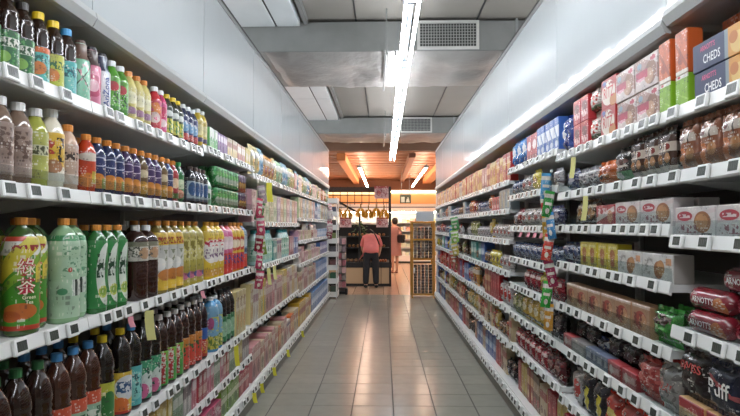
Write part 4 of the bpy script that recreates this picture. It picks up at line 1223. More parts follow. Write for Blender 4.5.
# right, third bay --------------------------------------------------------
stock(1, 0, 3.11, D_, [('blue_white_box', 5, 1, 2), ('red_blue_box', 2), ('sky_bag', 3)], True)
stock(1, 1, 3.11, D_, [('grey_clear', 1), ('sky_bag', 2), ('yellow_bag', 1), ('white_bag', 2), ('navy_bag', 3)], True)
stock(1, 2, 3.11, D_, [('indigo_bag', 2), ('white_bag', 4), ('maroon_bag', 1), ('grey_clear', 3)], True)
stock(1, 3, 3.11, D_, [('navy_bag', 7, 1, 2)], True)
stock(1, 4, 3.11, D_, [('maroon_bag', 2), ('yellow_bag', 1), ('maroon_bag', 3), ('rust_bag', 2)], True)
stock(1, 5, 3.11, D_, [('dark_bag', 2), ('gold_bag', 4), ('olive_bag', 2)], True)
stock(1, 6, 3.11, D_, [('dark_red', 2), ('maroon_bag', 6, 1, 2)], True)
stock(1, 'base', 3.11, D_, [(k_, 2, 1, 1, .05) for k_ in ('slim_yellow', 'slim_red', 'slim_cream', 'slim_brown', 'slim_rust')], True)
# right, far bays -----------------------------------------------------------
stock(1, 0, F0, F1, [('tall_red', 2), ('tall_yellow', 1), ('tall_red', 1)] + mixrow(['tall_red', 'tall_yellow', 'tall_pink', 'tall_white', 'tall_orange', 'slim_rust'], 60, 2, 1, 21))
stock(1, 1, F0, F1, [('tall_grey', 3), ('red_super', 3)] + mixrow(['navy_bag', 'orange_bag', 'maroon_bag', 'indigo_bag', 'tall_grey', 'brown_bag'], 60, 3, 1, 22))
stock(1, 2, F0, F1, [('white_bag', 5), ('gold_bag', 1), ('grey_clear', 4)] + mixrow(['olive_bag', 'rust_bag', 'grey_clear', 'refill_green', 'navy_bag', 'maroon_bag'], 60, 3, 1, 23))
stock(1, 3, F0, F1, [('white_bag', 3), ('yellow_bag', 3)] + mixrow(['olive_bag', 'far_teal', 'yellow_bag', 'refill_green', 'far_blue', 'brown_bag'], 60, 2, 1, 24))
stock(1, 4, F0, F1, [('silver_red_bag', 3), ('slim_red', 4), ('slim_rust', 4)] + mixrow(['silver_red_bag', 'refill_blue', 'far_blue', 'rust_bag', 'slim_red', 'refill_orange'], 60, 2, 1, 25))
stock(1, 5, F0, F1, mixrow(['gold_bag', 'olive_bag', 'brown_bag', 'slim_cream', 'slim_brown', 'dark_bag', 'rust_bag', 'far_blue'], 80, 2, 1, 26))
BI = .05
stock(1, 'base', F0, F1, [k + (1, BI) for k in mixrow(['slim_red', 'slim_brown', 'slim_cream', 'slim_rust', 'slim_brown', 'dark_bag', 'far_blue'], 90, 3, 1, 27)])

for yy in (1.45, 1.6, 1.75):
    put(1, 3, yy, 'clear_sack', 0, 0, inset=.125)

# copies, with a label that singles each one out
groups = {}
for p in PLACED:
    s, idx, yy, key, row, level = p[:6]
    groups.setdefault((key, shelf_name(s, yy, idx), row, level), []).append(p)
ROWN = {0: '', 1: ' in the back row', 2: ' in the rear row'}
for (key, sn, row, level), ps in groups.items():
    sp = SPECS[key]
    ps.sort(key=lambda p: p[2])
    multi_l = any((key, sn, row, l2) in groups for l2 in range(4) if l2 != level)
    for i, p in enumerate(ps):
        o = copy_tree(sp.root)
        o.location = p[6]
        o.rotation_euler = (0, 0, p[7])
        lab = sp.desc
        if len(ps) > 1:
            lab += ', ' + ('nearest' if i == 0 else ordinal(i + 1) + ' nearest')
        else:
            lab += ','
        if multi_l:
            lab += ' upper' if level else ' lower'
        where = {0: ' on ', 1: ' at back of '}[min(row, 1)]
        lab += where + sn
        tag(o, lab, sp.cat, '%s on %s' % (sp.desc, sn))
for sp in SPECS.values():
    def wipe(o):
        for c in KIDS.get(o.name, ()):
            wipe(c)
        bpy.data.objects.remove(o)
    wipe(sp.root)

# ------------------------------------------------------------------ electronic price tags on the rails
tag_me = MB().box(-.030, .030, -.0115, 0, -.022, .022).build('tag_case', M_TAG, bevel=.003)
scr_me = MB().box(-.021, .021, -.0123, -.0110, -.012, .015).build('tag_screen', M_SCREEN)
dig_me = MB().box(-.016, -.011, -.0126, -.0122, -.006, .009).box(-.007, -.002, -.0126, -.0122, -.006, .009).box(.003, .008, -.0126, -.0122, -.006, .009).box(.012, .016, -.0126, -.0122, .001, .009).build('tag_digits', M_SCREEN2)
near_tags, far_tags = [], []
for s in (-1, 1):
    for b in range(8):
        zs = ZS[(s, b)]
        for idx in list(range(len(zs))) + ['base']:
            if idx == 'base' and b < 1:
                continue
            yy = JOINTS[b] + .07 + random.uniform(0, .04)
            if b == 0:
                yy = max(yy, 1.36)
            while yy < JOINTS[b + 1] - .04:
                zc = zs[idx] if idx != 'base' else .128
                if idx == 'base':
                    x = XL[s] - s * .0275
                    til = .17
                else:
                    x = XL[s] - s * .0005
                    til = .18
                if b < 3:
                    near_tags.append((s, b, idx, x, yy, zc, til))
                    yy += random.choice((.085, .12, .15, .17)) if b > 0 else random.choice((.11, .15, .17))
                else:
                    far_tags.append((s, b, idx, x, yy, zc, til))
                    yy += random.choice((.1, .14, .18))
near_tags.sort(key=lambda t: t[4])
extra_t = near_tags[300:]
near_tags = near_tags[:300]
cnt = {}
for t in near_tags:
    s, b, idx, x, yy, zc, til = t
    sn = shelf_name(s, yy, idx)
    cnt[sn] = cnt.get(sn, 0) + 1
    r = empty('price_tag', (x, yy, zc), PI / 2 if s < 0 else -PI / 2)
    r.rotation_euler = (-til if False else 0, 0, PI / 2 if s < 0 else -PI / 2)
    for src in (tag_me, scr_me, dig_me):
        c = src.copy()
        COL.objects.link(c)
        c.parent = r
        c.rotation_euler = (-til, 0, 0)
    tag(r, 'white electronic price tag with grey screen, %s nearest on %s rail' % (ordinal(cnt[sn]), sn), 'price tag', 'price tags on the %s rail' % sn)
mbw, mbs = MB(), MB()
for s, b, idx, x, yy, zc, til in extra_t + far_tags:
    mbw.add([(x - s * .0115 + s * til * dz, yy + dy, zc + dz) for dz in (-.022, .022) for dy in (-.03, .03)] + [(x + s * til * dz, yy + dy, zc + dz) for dz in (-.022, .022) for dy in (-.03, .03)],
            [(0, 1, 3, 2), (4, 6, 7, 5), (0, 4, 5, 1), (2, 3, 7, 6), (0, 2, 6, 4), (1, 5, 7, 3)])
    mbs.add([(x - s * .0125 + s * til * dz, yy + dy, zc + dz) for dz in (-.012, .015) for dy in (-.021, .021)], [(0, 1, 3, 2)])
far_root = empty('distant_price_tags', (0, 7, 0))
tag(far_root, 'rows of small electronic price tags along the farther shelf rails', 'price tags', kind='stuff')
tag(mbw.build('tag_cases', M_TAG, parent=far_root, off=(0, 7, 0)), kind='stuff')
tag(mbs.build('tag_screens', M_SCREEN, parent=far_root, off=(0, 7, 0)), kind='stuff')
for o in (tag_me, scr_me, dig_me):
    bpy.data.objects.remove(o)

# ------------------------------------------------------------------ clip strips, hanging packets and paper shelf talkers
def clip_strip(s, y, x, z1, z0, cols, where, w=.06, ph=.12):
    st = MB().box(x - s * .0006, x + s * .0006, y - .012, y + .012, z0, z1)
    r = empty('clip_strip', (x, y, z1))
    tag(r, 'clear plastic merchandising strip hanging from %s' % where, 'strip')
    st.build('strip', M_CLEARBAG, parent=r, off=(x, y, z1))
    MB().box(x - s * .004, x + s * .006, y - .01, y + .01, z1 - .004, z1 + .012).build('clip', M_WHITE, parent=r, off=(x, y, z1))
    for i, (col, cname, dy, z) in enumerate(cols):
        n, m = 6, 6
        vs, fs, uv = [], [], []
        for sd in (-1, 1):
            for j in range(m + 1):
                for k in range(n + 1):
                    u, v = k / n, j / m
                    t = .012 * max(0, 1 - abs(2 * u - 1) ** 2.4) ** .6 * max(0, 1 - abs(2 * v - 1) ** 2.4) ** .6 + .0005
                    vs.append(((u - .5) * w, sd * t, -ph + v * ph))
        kk = (n + 1) * (m + 1)
        for sd in (0, 1):
            for j in range(m):
                for k in range(n):
                    a = sd * kk + j * (n + 1) + k
                    q = (a, a + 1, a + n + 2, a + n + 1)
                    uq = [(k / n, j / m), ((k + 1) / n, j / m), ((k + 1) / n, (j + 1) / m), (k / n, (j + 1) / m)]
                    fs.append(q[::-1] if sd else q)
                    uv.append(uq[::-1] if sd else uq)
        p = empty('hanging_packet', (x - s * (.018 + .004 * (i % 2)), y + dy, z), s * -.5 + random.uniform(-.6, .6))
        p.rotation_euler[0] = random.uniform(-.1, .1)
        p.rotation_euler[1] = random.uniform(-.22, .22)
        mesh_obj('packet_body', vs, fs, printed('print_hang_' + col, col, [R(0, 1, .82, 1, '#d8d4c8'), R(.15, .85, .5, .62, '#e8e0d0'), E(.5, .25, .2, .12, '#efe8d8')], .25, .3), p, uvs=uv, smooth=True)
        MB().box(-w * .5, w * .5, -.0006, .0006, -.001, .016).build('hang_tab', plain('tab_' + col, col, .4), parent=p)
        tag(p, '%s candy packet, %s from top of strip on %s' % (cname, ORD[i], where), 'packet', 'packets hanging on the strip at %s' % where)


clip_strip(1, 3.1, XL[1] - .03, 1.62, .74, [
    ('#4a9ac8', 'sky blue', .03, 1.60), ('#c8302c', 'red', .05, 1.48), ('#2f9a3c', 'green', -.03, 1.50), ('#3a88c0', 'blue', -.035, 1.385), ('#d8a82c', 'yellow', .03, 1.375),
    ('#d8402c', 'scarlet', -.035, 1.27), ('#a83058', 'berry', .0, 1.13), ('#35b03c', 'bright green', .0, 1.02), ('#e0a02c', 'orange', .0, .90)], 'right second upright', .05, .125)
clip_strip(-1, 4.3, XL[-1] + .035, 1.66, .86, [
    ('#b8a8b0', 'pale grey', .02, 1.62), ('#c83a5c', 'rose red', -.03, 1.52), ('#5a8a4c', 'leaf green', .03, 1.49), ('#d04a70', 'pink', -.02, 1.39), ('#c8786c', 'salmon', .03, 1.36),
    ('#a83048', 'crimson', -.03, 1.26), ('#88a848', 'lime', .03, 1.23), ('#c03a64', 'magenta', -.02, 1.13), ('#7a9a6c', 'sage', .02, 1.07), ('#c85070', 'coral pink', -.01, .98)], 'left third upright')
clip_strip(1, 7.2, XL[1] - .035, 1.45, .8, [
    ('#5aa860', 'green', .0, 1.42), ('#4a90b8', 'blue', .05, 1.32), ('#88b850', 'lime', -.03, 1.26), ('#a8c8c0', 'mint', .04, 1.16), ('#c8b850', 'straw', -.02, 1.10), ('#c86450', 'coral', .03, 1.0)], 'far right upright', .1, .14)
clip_strip(-1, 9.9, XL[-1] + .035, 1.75, 1.0, [
    ('#c88a94', 'dusty pink', .0, 1.7), ('#d8ccd0', 'white', -.04, 1.58), ('#b85a70', 'rose', .02, 1.48), ('#d8b0b8', 'blush', -.03, 1.36), ('#a84a60', 'wine', .01, 1.25)], 'far left upright', .1, .14)

M_PAPER = plain('yellow_paper', '#d8d48c', 0.7)
M_PAPER2 = plain('bright_yellow_paper', '#d9d23c', 0.6)
M_PINKP = plain('pink_paper', '#e59aa8', 0.7)


def talker(s, y, z, h, w, mat, label, base=False):
    x = XL[s] - s * (.034 if base else .004)
    vs = []
    n = 5
    for j in range(n + 1):
        t = j / n
        for dy in (-w / 2, w / 2):
            for e in (0, .0012):
                vs.append((x - s * (.003 + (w / 2 + dy) * .85 + .012 * t * t), y + dy * .5 + e, z - h * t))
    fs = []
    for j in range(n):
        a = j * 4
        fs += [(a, a + 4, a + 6, a + 2), (a + 1, a + 3, a + 7, a + 5), (a, a + 1, a + 5, a + 4), (a + 2, a + 6, a + 7, a + 3)]
    fs += [(0, 2, 3, 1), (n * 4, n * 4 + 1, n * 4 + 3, n * 4 + 2)]
    o = mesh_obj('shelf_talker', vs, fs, mat)
    tag(o, label, 'paper tag', 'paper tags hanging from the shelf rails')


talker(-1, 2.34, .985, .12, .035, M_PAPER, 'pale yellow paper tag curling down from left third rail, above soda bottles')
talker(-1, 2.18, .985, .04, .02, M_PINKP, 'small pink paper tag on left third rail beside yellow tag')
talker(-1, 3.05, .985, .04, .02, M_PINKP, 'small pink paper tag on left third rail, second nearest')
talker(-1, 3.75, .55, .13, .03, M_PAPER2, 'bright yellow paper tag hanging from left fourth rail by blue bottles')
talker(-1, 4.75, 1.69, .16, .05, M_PAPER2, 'bright yellow paper tag hanging from left top rail behind the strip')
talker(-1, 4.8, .98, .14, .03, M_PAPER, 'yellow ribbon tag hanging from left third rail beyond packet strip')
talker(-1, 5.05, .98, .12, .03, M_PAPER, 'yellow ribbon tag on left third rail, farther of the pair')
for i, yy in enumerate((3.25, 4.15, 4.4, 4.9, 5.6, 6.6)):
    talker(-1, yy, .13, .07, .03, M_PAPER2, 'yellow paper tag on left bottom rail, %s nearest' % ORD[i], True)
talker(1, 2.62, 1.465, .11, .022, M_PAPER, 'pale cream paper tag hanging from right second rail beside dark bags')
talker(1, 2.78, 1.66, .1, .022, M_PAPER, 'pale cream paper tag hanging from right top rail near blue pouch')
for i, yy in enumerate((3.35, 3.5, 3.65, 3.85)):
    talker(1, yy, 1.29, .032, .018, M_PINKP, 'small pink paper tag under right third rail, %s nearest' % ORD[i])


# ------------------------------------------------------------------ lamps of the aisle
def tube_lamp(name, x, y0, y1, z, label, group, warm=False, half=.043, ends=True):
    r = empty(name, (x, (y0 + y1) / 2, z))
    off = (x, (y0 + y1) / 2, z)
    tag(r, label, 'ceiling light', group)
    m = MB().box(x - .007, x + .007, y0 + .004, y1 - .004, z + .03, z + .06)
    m.build('housing', plain('lamp_spine', '#3a444c', .5), parent=r, off=off)
    for sx in (-1, 1):
        MB().box(x + sx * .007, x + sx * .012, y0 + .004, y1 - .004, z + .034, z + .05).build('reflector', plain('lamp_wing', '#5a646a', .5), parent=r, off=off)
        half = .02 if warm else .036
        MB().tube((x + sx * half, y0 + .02, z - .004), (x + sx * half, y1 - .02, z - .004), .0105 if warm else .0105, 10).build('tube', M_TUBEWARM if warm else M_TUBE, parent=r, off=off)
    MB().box(x - .05, x + .05, y0 + .003, y0 + .02, z - .016, z + .03).build('end_bracket', plain('lamp_bracket', '#6c7276', .5), parent=r, off=off)
    top = CEIL if y1 < 12.6 else 3.02
    MB().tube((x, y0 + .1, z + .06), (x, y0 + .1, top), .003, 6).build('hanging_wire', M_STEEL, parent=r, off=off)
    return r


seg = 1.3
LY0 = -2.0
for k in range(10):
    a = LY0 + seg * k
    tube_lamp('ceiling_light', .165, a, a + seg, 2.60, 'twin-tube fluorescent light over the aisle, %s from behind the camera' % ORD[k], 'fluorescent lights in line over the aisle')
for nm, x in (('near left aisle', -2.9), ('near right aisle', 2.9), ('far left aisle, added as ceiling fill', -5.2), ('far right aisle, added as ceiling fill', 5.2)):
    for k in range(5):  # far left and far right rows: unseen lamps added to brighten the ceiling
        a = -1.0 + 2.6 * k
        tube_lamp('ceiling_light', x, a, a + 2.6, 2.56, 'twin-tube fluorescent light over the hidden %s, %s nearest' % (nm, ORD[k]), 'lights over the neighbouring aisles')
for nm, x in (('left of the sign', -.56), ('right of the sign', 1.0)):
    for k in range(3):
        a = 13.3 + 2.3 * k
        tube_lamp('ceiling_light', x, a, a + 2.2, 2.70, 'warm tube light under the wooden ceiling %s, %s nearest' % (nm, ORD[k]), 'warm lights in the produce hall', True)
for nm, x in (('left', -3.4), ('right', 3.6)):
    for k in range(2):
        a = 13.3 + 3.4 * k
        tube_lamp('ceiling_light', x, a, a + 3.2, 2.70, 'warm tube light at outer %s of the produce hall, %s nearest' % (nm, ORD[k]), 'warm lights in the produce hall', True)


# ------------------------------------------------------------------ ducts, grilles, pipes
def duct(y0, y1, z0, z1, x0, x1, bx0, bx1, gx0, gx1, label):
    r = empty('air_duct', ((x0 + x1) / 2, y0, z0))
    off = tuple(r.location)
    tag(r, label, 'duct', 'air ducts crossing above the aisle')
    MB().box(x0, x1, y0, y1, z0 + .02, z1).build('duct_body', M_STEEL, parent=r, off=off, bevel=.01)
    # sagging foil blanket on the underside
    nx, ny_ = 44, 14
    vs, fs = [], []
    for j in range(ny_ + 1):
        for i in range(nx + 1):
            u, v = i / nx, j / ny_
            e = min(1, 14 * min(u, 1 - u)) ** .5 * min(1, 6 * min(v, 1 - v)) ** .5
            cr = noise.noise(Vector((u * 9, v * 4, y0))) * .035 + noise.noise(Vector((u * 30, v * 14, y0))) * .016
            vs.append((bx0 + (bx1 - bx0) * u + (.03 * noise.noise(Vector((v * 6, u * 3, 2))) if u in (0, 1) else 0), y0 + .004 + (y1 - y0 - .008) * v, z0 + .02 - e * (.045 + cr)))
    for j in range(ny_):
        for i in range(nx):
            a = j * (nx + 1) + i
            fs.append((a, a + nx + 1, a + nx + 2, a + 1))
    mesh_obj('foil_blanket', [(a - off[0], b - off[1], c - off[2]) for a, b, c in vs], fs, M_FOIL, r, smooth=True)
    for x in (x0 + .5, bx1 + .12):
        MB().box(x - .012, x + .012, y0 - .012, y1 + .012, z0 + .008, z1 + .012).build('flange', M_TRIM, parent=r, off=off)
    g = empty('air_grille', ((gx0 + gx1) / 2, y0, z0 + .03))
    go = tuple(g.location)
    tag(g, 'white air grille with crossed louvres on the %s' % ('nearer duct' if y0 < 8 else 'farther duct'), 'air grille', 'air grilles on the ducts')
    za, zb = z0 + .035, z1 - .005
    t = .028
    y = y0 - .02
    fr = MB().box(gx0, gx1, y, y0 - .0005, zb - t, zb).box(gx0, gx1, y, y0 - .0005, za, za + t).box(gx0, gx0 + t, y, y0 - .0005, za + t, zb - t).box(gx1 - t, gx1, y, y0 - .0005, za + t, zb - t)
    fr.build('grille_frame', plain('grille_white', '#c4c4c0', .4), parent=g, off=go)
    MB().box(gx0 + t, gx1 - t, y0 - .003, y0 - .0006, za + t, zb - t).build('grille_core', plain('grille_dark', '#3a3d3c', .6), parent=g, off=go)
    bars = MB()
    for k in range(1, 20):
        x = gx0 + t + (gx1 - gx0 - 2 * t) * k / 20
        bars.box(x - .0035, x + .0035, y + .003, y0 - .004, za + t, zb - t)
    tag(bars.build('vertical_louvres', plain('louvre_grey', '#a0a29f', .45), parent=g, off=go), kind='stuff')
    bars = MB()
    for k in range(1, 8):
        z = za + t + (zb - za - 2 * t) * k / 8
        bars.box(gx0 + t, gx1 - t, y + .001, y + .006, z - .003, z + .003)
    tag(bars.build('horizontal_louvres', plain('louvre_grey', '#a0a29f', .45), parent=g, off=go), kind='stuff')
    for x in (x0 + .9, x1 - .2):
        MB().tube((x, y0 + .1, z1), (x, y0 + .1, CEIL), .006, 6).build('hanger_rod', M_STEEL, parent=r, off=off)


duct(5.75, 7.2, 3.07, 3.40, -3.2, 1.75, -1.2, 1.22, .34, .96, 'foil-wrapped air duct crossing the ceiling, nearer of the two')
duct(10.9, 12.0, 3.07, 3.40, -3.2, 1.75, -1.15, 1.22, .32, .92, 'foil-wrapped air duct crossing near the wooden ceiling, farther of the two')
# long pale duct along the left shelf tops, folded from panels
r = empty('long_duct', (-1.2, 5, 3.46))
tag(r, 'pale metal duct running lengthwise under the ceiling at left', 'duct')
M_PALE = plain('pale_metal', '#d4dadc', .35, .15, vary=.15)
for a, b in ((-1.56, -1.09), (-1.07, -.84)):
    for y0, y1 in ((-2, .55), (.57, 3.1), (3.12, 5.72), (7.23, 9.0), (9.02, 10.86)):
        MB().box(a, b, y0, y1, 3.34, 3.425).build('duct_panel', M_PALE, parent=r, off=(-1.2, 5, 3.46), bevel=.006)
for y0, y1 in ((-2, 5.72), (7.23, 10.86)):
    MB().box(-1.09, -1.07, y0, y1, 3.35, 3.42).build('seam', M_DARK, parent=r, off=(-1.2, 5, 3.46))
    MB().box(-.80, -.76, y0, y1, 3.36, 3.425).build('cable_channel', M_STEEL, parent=r, off=(-1.2, 5, 3.46))
for i, (a, b) in enumerate(((5.45, 6.95), (10.4, 11.9))):
    r = empty('conduit', (.03, a, 2.98))
    tag(r, 'thin grey conduit pipe hanging below the %s' % ('nearer duct' if i == 0 else 'farther duct'), 'pipe')
    MB().tube((.03, a, 2.98), (.0, b, 2.98), .013, 10).build('pipe', M_STEEL, parent=r, off=(.03, a, 2.98))
    MB().tube((.03, a + .05, 2.98), (.03, a + .05, CEIL), .007, 6).build('hanger_rod', M_STEEL, parent=r, off=(.03, a, 2.98))
    MB().tube((.12, a + .2, 3.02), (.12, a + .2, 3.06), .005, 6).build('cable', M_DARK, parent=r, off=(.03, a, 2.98))

# beams under the wooden ceiling
for i, (x, w_, z0, mat, nm) in enumerate(((-.98, .2, 2.84, M_BEAM, 'orange wooden beam left of the warm lights'), (1.55, .3, 2.84, M_BEAM, 'orange wooden beam at right of the warm lights'),
                                     (.66, .16, 2.9, wood_mat('brown_beam', '#5c3826', '#7a4a30'), 'dark brown wooden beam between the warm lights'))):
    tag(MB().box(x - w_ / 2, x + w_ / 2, 13.2, 20.9, z0, 3.007).build('ceiling_beam', mat, bevel=.008), nm + ' under the hall ceiling', 'beam', 'beams under the wooden ceiling')

# ------------------------------------------------------------------ far end: chilled cabinet, fascia, signs
r = empty('fascia_sign', (0, 20.55, 2.1))
tag(r, 'long warm orange fascia above the chilled cabinet on the far wall', 'fascia')
off = (0, 20.55, 2.1)
for k in range(6):
    MB().box(-6 + 2 * k + .006, -4 + 2 * k - .006, 20.55, 20.6, 2.12, 2.46).build('fascia_panel', plain('fascia_orange', '#dca66a', .5), parent=r, off=off)
MB().box(-6, 6, 20.6, 21.95, 2.12, 2.50).build('bulkhead', M_WALL, parent=r, off=off)
MB().box(-6, 6, 20.40, 20.66, 2.58, 2.62).build('cove_shelf', plain('cove_white', '#dcd4c8', .5), parent=r, off=off)
MB().box(-6, 6, 20.62, 20.66, 2.50, 2.58).build('cove_back', plain('cove_white', '#dcd4c8', .5), parent=r, off=off)
MB().tube((-6, 20.5, 2.55), (6, 20.5, 2.55), .018, 8).build('cove_tube', M_COVE, parent=r, off=off)
structure('wall_hall', MB().box(-6.9, 6.9, 20.66, 20.7, 2.62, 3.0), plain('hall_upper_wall', '#7a4f34', .7))

r = empty('chilled_cabinet', (0, 21, 0))
tag(r, 'white open chilled cabinet with lit shelves along the far wall', 'cabinet')
off = (0, 21, 0)
M_FR = plain('cabinet_white', '#e4e2dc', .4)
MB().box(-3, 5, 20.6, 21.6, 0.07, .27).build('cabinet_base', M_FR, parent=r, off=off)
MB().box(-3, 5, 20.66, 21.6, 0, .07).build('kick_plate', M_DARK, parent=r, off=off)
MB().box(-3, 5, 21.5, 21.6, .27, 1.85).build('cabinet_back', M_FR, parent=r, off=off)
cn = MB().box(-3, 5, 20.62, 21.6, 1.85, 2.12).build('cabinet_canopy', M_FR, parent=r, off=off)
o = MB().box(-3, 5, 20.605, 20.62, 1.985, 2.02).build('dark_stripe', plain('stripe_slate', '#50586a', .4), off=off)
o.parent = cn
for k, z in enumerate((.55, .85, 1.15, 1.45)):
    sh = MB().box(-3, 5, 20.85, 21.5, z - .015, z).build('shelf', M_FR, parent=r, off=off)
    o = MB().box(-3, 5, 20.84, 20.85, z - .03, z + .01).build('price_rail', plain('rail_grey', '#b4b8b8', .4), off=off)
    o.parent = sh
MB().box(-3, 5, 20.72, 20.76, 1.80, 1.845).build('lamp_strip', M_COLDLED, parent=r, off=off)
for x in (-3, 5):
    MB().box(x - .03, x + .03, 20.62, 21.6, 0, 2.1).build('side_panel', M_FR, parent=r, off=off)
tints = ['#e8dcb0', '#d8e0c8', '#e6e6de', '#c8a878', '#dca890', '#b8c8a0', '#e8d078', '#c8d0d8', '#a87c60', '#e0e4e0']
chill = {}
for k, z in enumerate((.27, .55, .85, 1.15, 1.45)):
    x = .06
    i = 0
    while x < 2.0:
        w_ = random.choice((.09, .11, .13, .16))
        h_ = random.uniform(.1, .19)
        key = (w_, round(h_, 2), random.randrange(10))
        if key not in chill:
            hh = key[1]
            c = tints[key[2]]
            o = MB().box(-w_ / 2, w_ / 2, 0, .12, 0, hh).build('chilled_pack', [plain('chill_' + c, c, .4)], bevel=.012)
            chill[key] = o.data
        else:
            o = bpy.data.objects.new('chilled_pack', chill[key])
            COL.objects.link(o)
        o.location = (x + w_ / 2, 20.9 if k else 20.7, z)
        i += 1
        tag(o, 'pale chilled food pack, %s from the left on %s cabinet shelf' % (ordinal(i), ['lowest', 'second lowest', 'middle', 'second highest', 'highest'][k]), 'food pack', 'packs in the chilled cabinet')
        x += w_ + .012

r = empty('exit_sign', (.68, 18.0, 2.04))
tag(r, 'dark green hanging sign with white door and walking figure', 'sign')
off = (.68, 18, 2.04)
bd = MB().box(.51, .86, 18, 18.05, 2.04, 2.32).build('sign_board', plain('sign_green', '#2f4438', .4), parent=r, off=off, bevel=.006)
MB().box(.55, .66, 17.994, 17.9995, 2.07, 2.24).box(.585, .625, 17.992, 17.9935, 2.07, 2.21).build('door_mark', plain('sign_white', '#b9cdc4', .5), parent=r, off=off)
fig = MB().box(.75, .78, 17.994, 17.9995, 2.195, 2.225)
fig.add([(.71, 17.994, 2.12), (.80, 17.994, 2.14), (.79, 17.994, 2.19), (.73, 17.994, 2.18), (.70, 17.994, 2.07), (.82, 17.994, 2.07)], [(0, 1, 2, 3), (4, 5, 1, 0)])
fig.build('figure_mark', plain('sign_white', '#b9cdc4', .5), parent=r, off=off)
for x in (.56, .81):
    MB().tube((x, 18.025, 2.32), (x, 18.025, 3.01), .008, 6).build('hanger_rod', M_STEEL, parent=r, off=off)

# ------------------------------------------------------------------ produce kiosk
r = empty('produce_kiosk', (-.75, 13.3, 0))
tag(r, 'black-framed produce kiosk with beige counter front and trellis top', 'kiosk')
off = (-.75, 13.3, 0)
kx0, kx1, ky0, ky1 = -1.75, .15, 12.7, 14.2
M_BEIGE = plain('counter_beige', '#b89a76', .5)
MB().box(kx0, kx1, ky0 + .05, ky1, 0, .06).build('kick_plate', M_BLACK, parent=r, off=off)
for a, b in ((kx0, -.86), (-.85, -.06), (-.05, kx1)):
    MB().box(a, b, ky0 + .02, ky0 + .05, .06, .41).build('front_panel', M_BEIGE, parent=r, off=off, bevel=.004)
MB().box(kx0, kx1, ky0 + .05, ky1, .06, .41).build('counter_body', M_BLACK, parent=r, off=off)
MB().box(kx0 - .02, kx1 + .03, ky0, ky1, .411, .53).build('counter_top', M_BLACK, parent=r, off=off, bevel=.006)
MB().box(kx0, kx1, 13.7, 13.75, .53, 1.36).build('dark_back', plain('kiosk_dark', '#17140f', .7), parent=r, off=off)
for k in range(2):
    MB().box(kx0, kx1, 13.35 + .0, 13.7, .80 + .26 * k, .83 + .26 * k).build('step_shelf', M_BLACK, parent=r, off=off)
for x in (kx0 + .02, kx1 - .005):
    for yy in (ky0 + .01, ky1 - .04):
        MB().box(x - .022, x + .022, yy, yy + .04, .0 if yy < 13 else .53, 2.2).build('post', M_BLACK, parent=r, off=off)
for z in (1.84, 2.0, 2.17):
    MB().box(kx0, kx1, ky0 + .012, ky0 + .035, z, z + .022).build('trellis_bar', plain('trellis_brown', '#35241a', .6), parent=r, off=off)
x = kx0 + .15
while x < kx1 - .05:
    MB().box(x - .008, x + .008, ky0 + .015, ky0 + .032, 1.8, 2.2).build('trellis_upright', plain('trellis_brown', '#35241a', .6), parent=r, off=off)
    x += .16
for yy in (13.2, 13.7, 14.17):
    MB().box(kx0, kx1, yy, yy + .03, 2.16, 2.2).build('roof_slat', plain('trellis_brown', '#35241a', .6), parent=r, off=off)
MB().add([(-1.1, 12.52, 1.95), (-.52, 12.68, 1.62), (-.52, 12.68, 1.57), (-1.1, 12.52, 1.90), (-1.1, 12.56, 1.95), (-.52, 12.72, 1.62), (-.52, 12.72, 1.57), (-1.1, 12.56, 1.90)],
         [(0, 1, 2, 3), (7, 6, 5, 4), (0, 4, 5, 1), (1, 5, 6, 2), (2, 6, 7, 3), (3, 7, 4, 0)]).build('awning_arm', M_BLACK, parent=r, off=off)
MB().tube((-.53, 12.70, .53), (-.53, 12.70, 1.6), .02, 8).build('post', M_BLACK, parent=r, off=off)


def banana_bunch(x, y, z, i, n=6):
    b = empty('banana_bunch', (x, y, z))
    b.scale = (1.15, 1.15, 1.15)
    tag(b, 'yellow banana bunch hanging from the kiosk trellis, %s from left' % ORD[i], 'bananas', 'banana bunches hanging on the trellis')
    MB().tube((0, 0, -.02), (0, 0, .06), .012, 8).build('stalk', plain('banana_stalk', '#6c5a24', .7), parent=b)
    MB().tube((0, 0, .06), (0, .13, (1.84 - z) / 1.15), .003, 5).build('hook', M_STEEL, parent=b)
    for k in range(n):
        a = 2 * PI * k / n + i
        vs, fs = [], []
        m = 7
        for j in range(m + 1):
            t = j / m
            rr = .019 * math.sin(PI * min(max(t, .08), .94)) ** .55
            cx = .03 + .055 * math.sin(t * 1.9)
            cz = -.02 - .17 * t
            for q in range(7):
                w_ = 2 * PI * q / 7
                px, pz, py = cx + rr * math.cos(w_), cz, rr * math.sin(w_)
                vs.append((px * math.cos(a) - py * math.sin(a), px * math.sin(a) + py * math.cos(a), pz))
        for j in range(m):
            for q in range(7):
                fs.append((j * 7 + q, j * 7 + (q + 1) % 7, (j + 1) * 7 + (q + 1) % 7, (j + 1) * 7 + q))
        fs += [tuple(range(6, -1, -1)), tuple(range(m * 7, m * 7 + 7))]
        mesh_obj('banana', vs, fs, plain('banana_yellow', '#dc9a1a', .45, vary=.3, vscale=20), b, smooth=True)


for i, x in enumerate((-1.0, -.79, -.5, -.33, -.16, .01)):
    banana_bunch(x, 12.57, 1.74 - .03 * (i % 2), i)


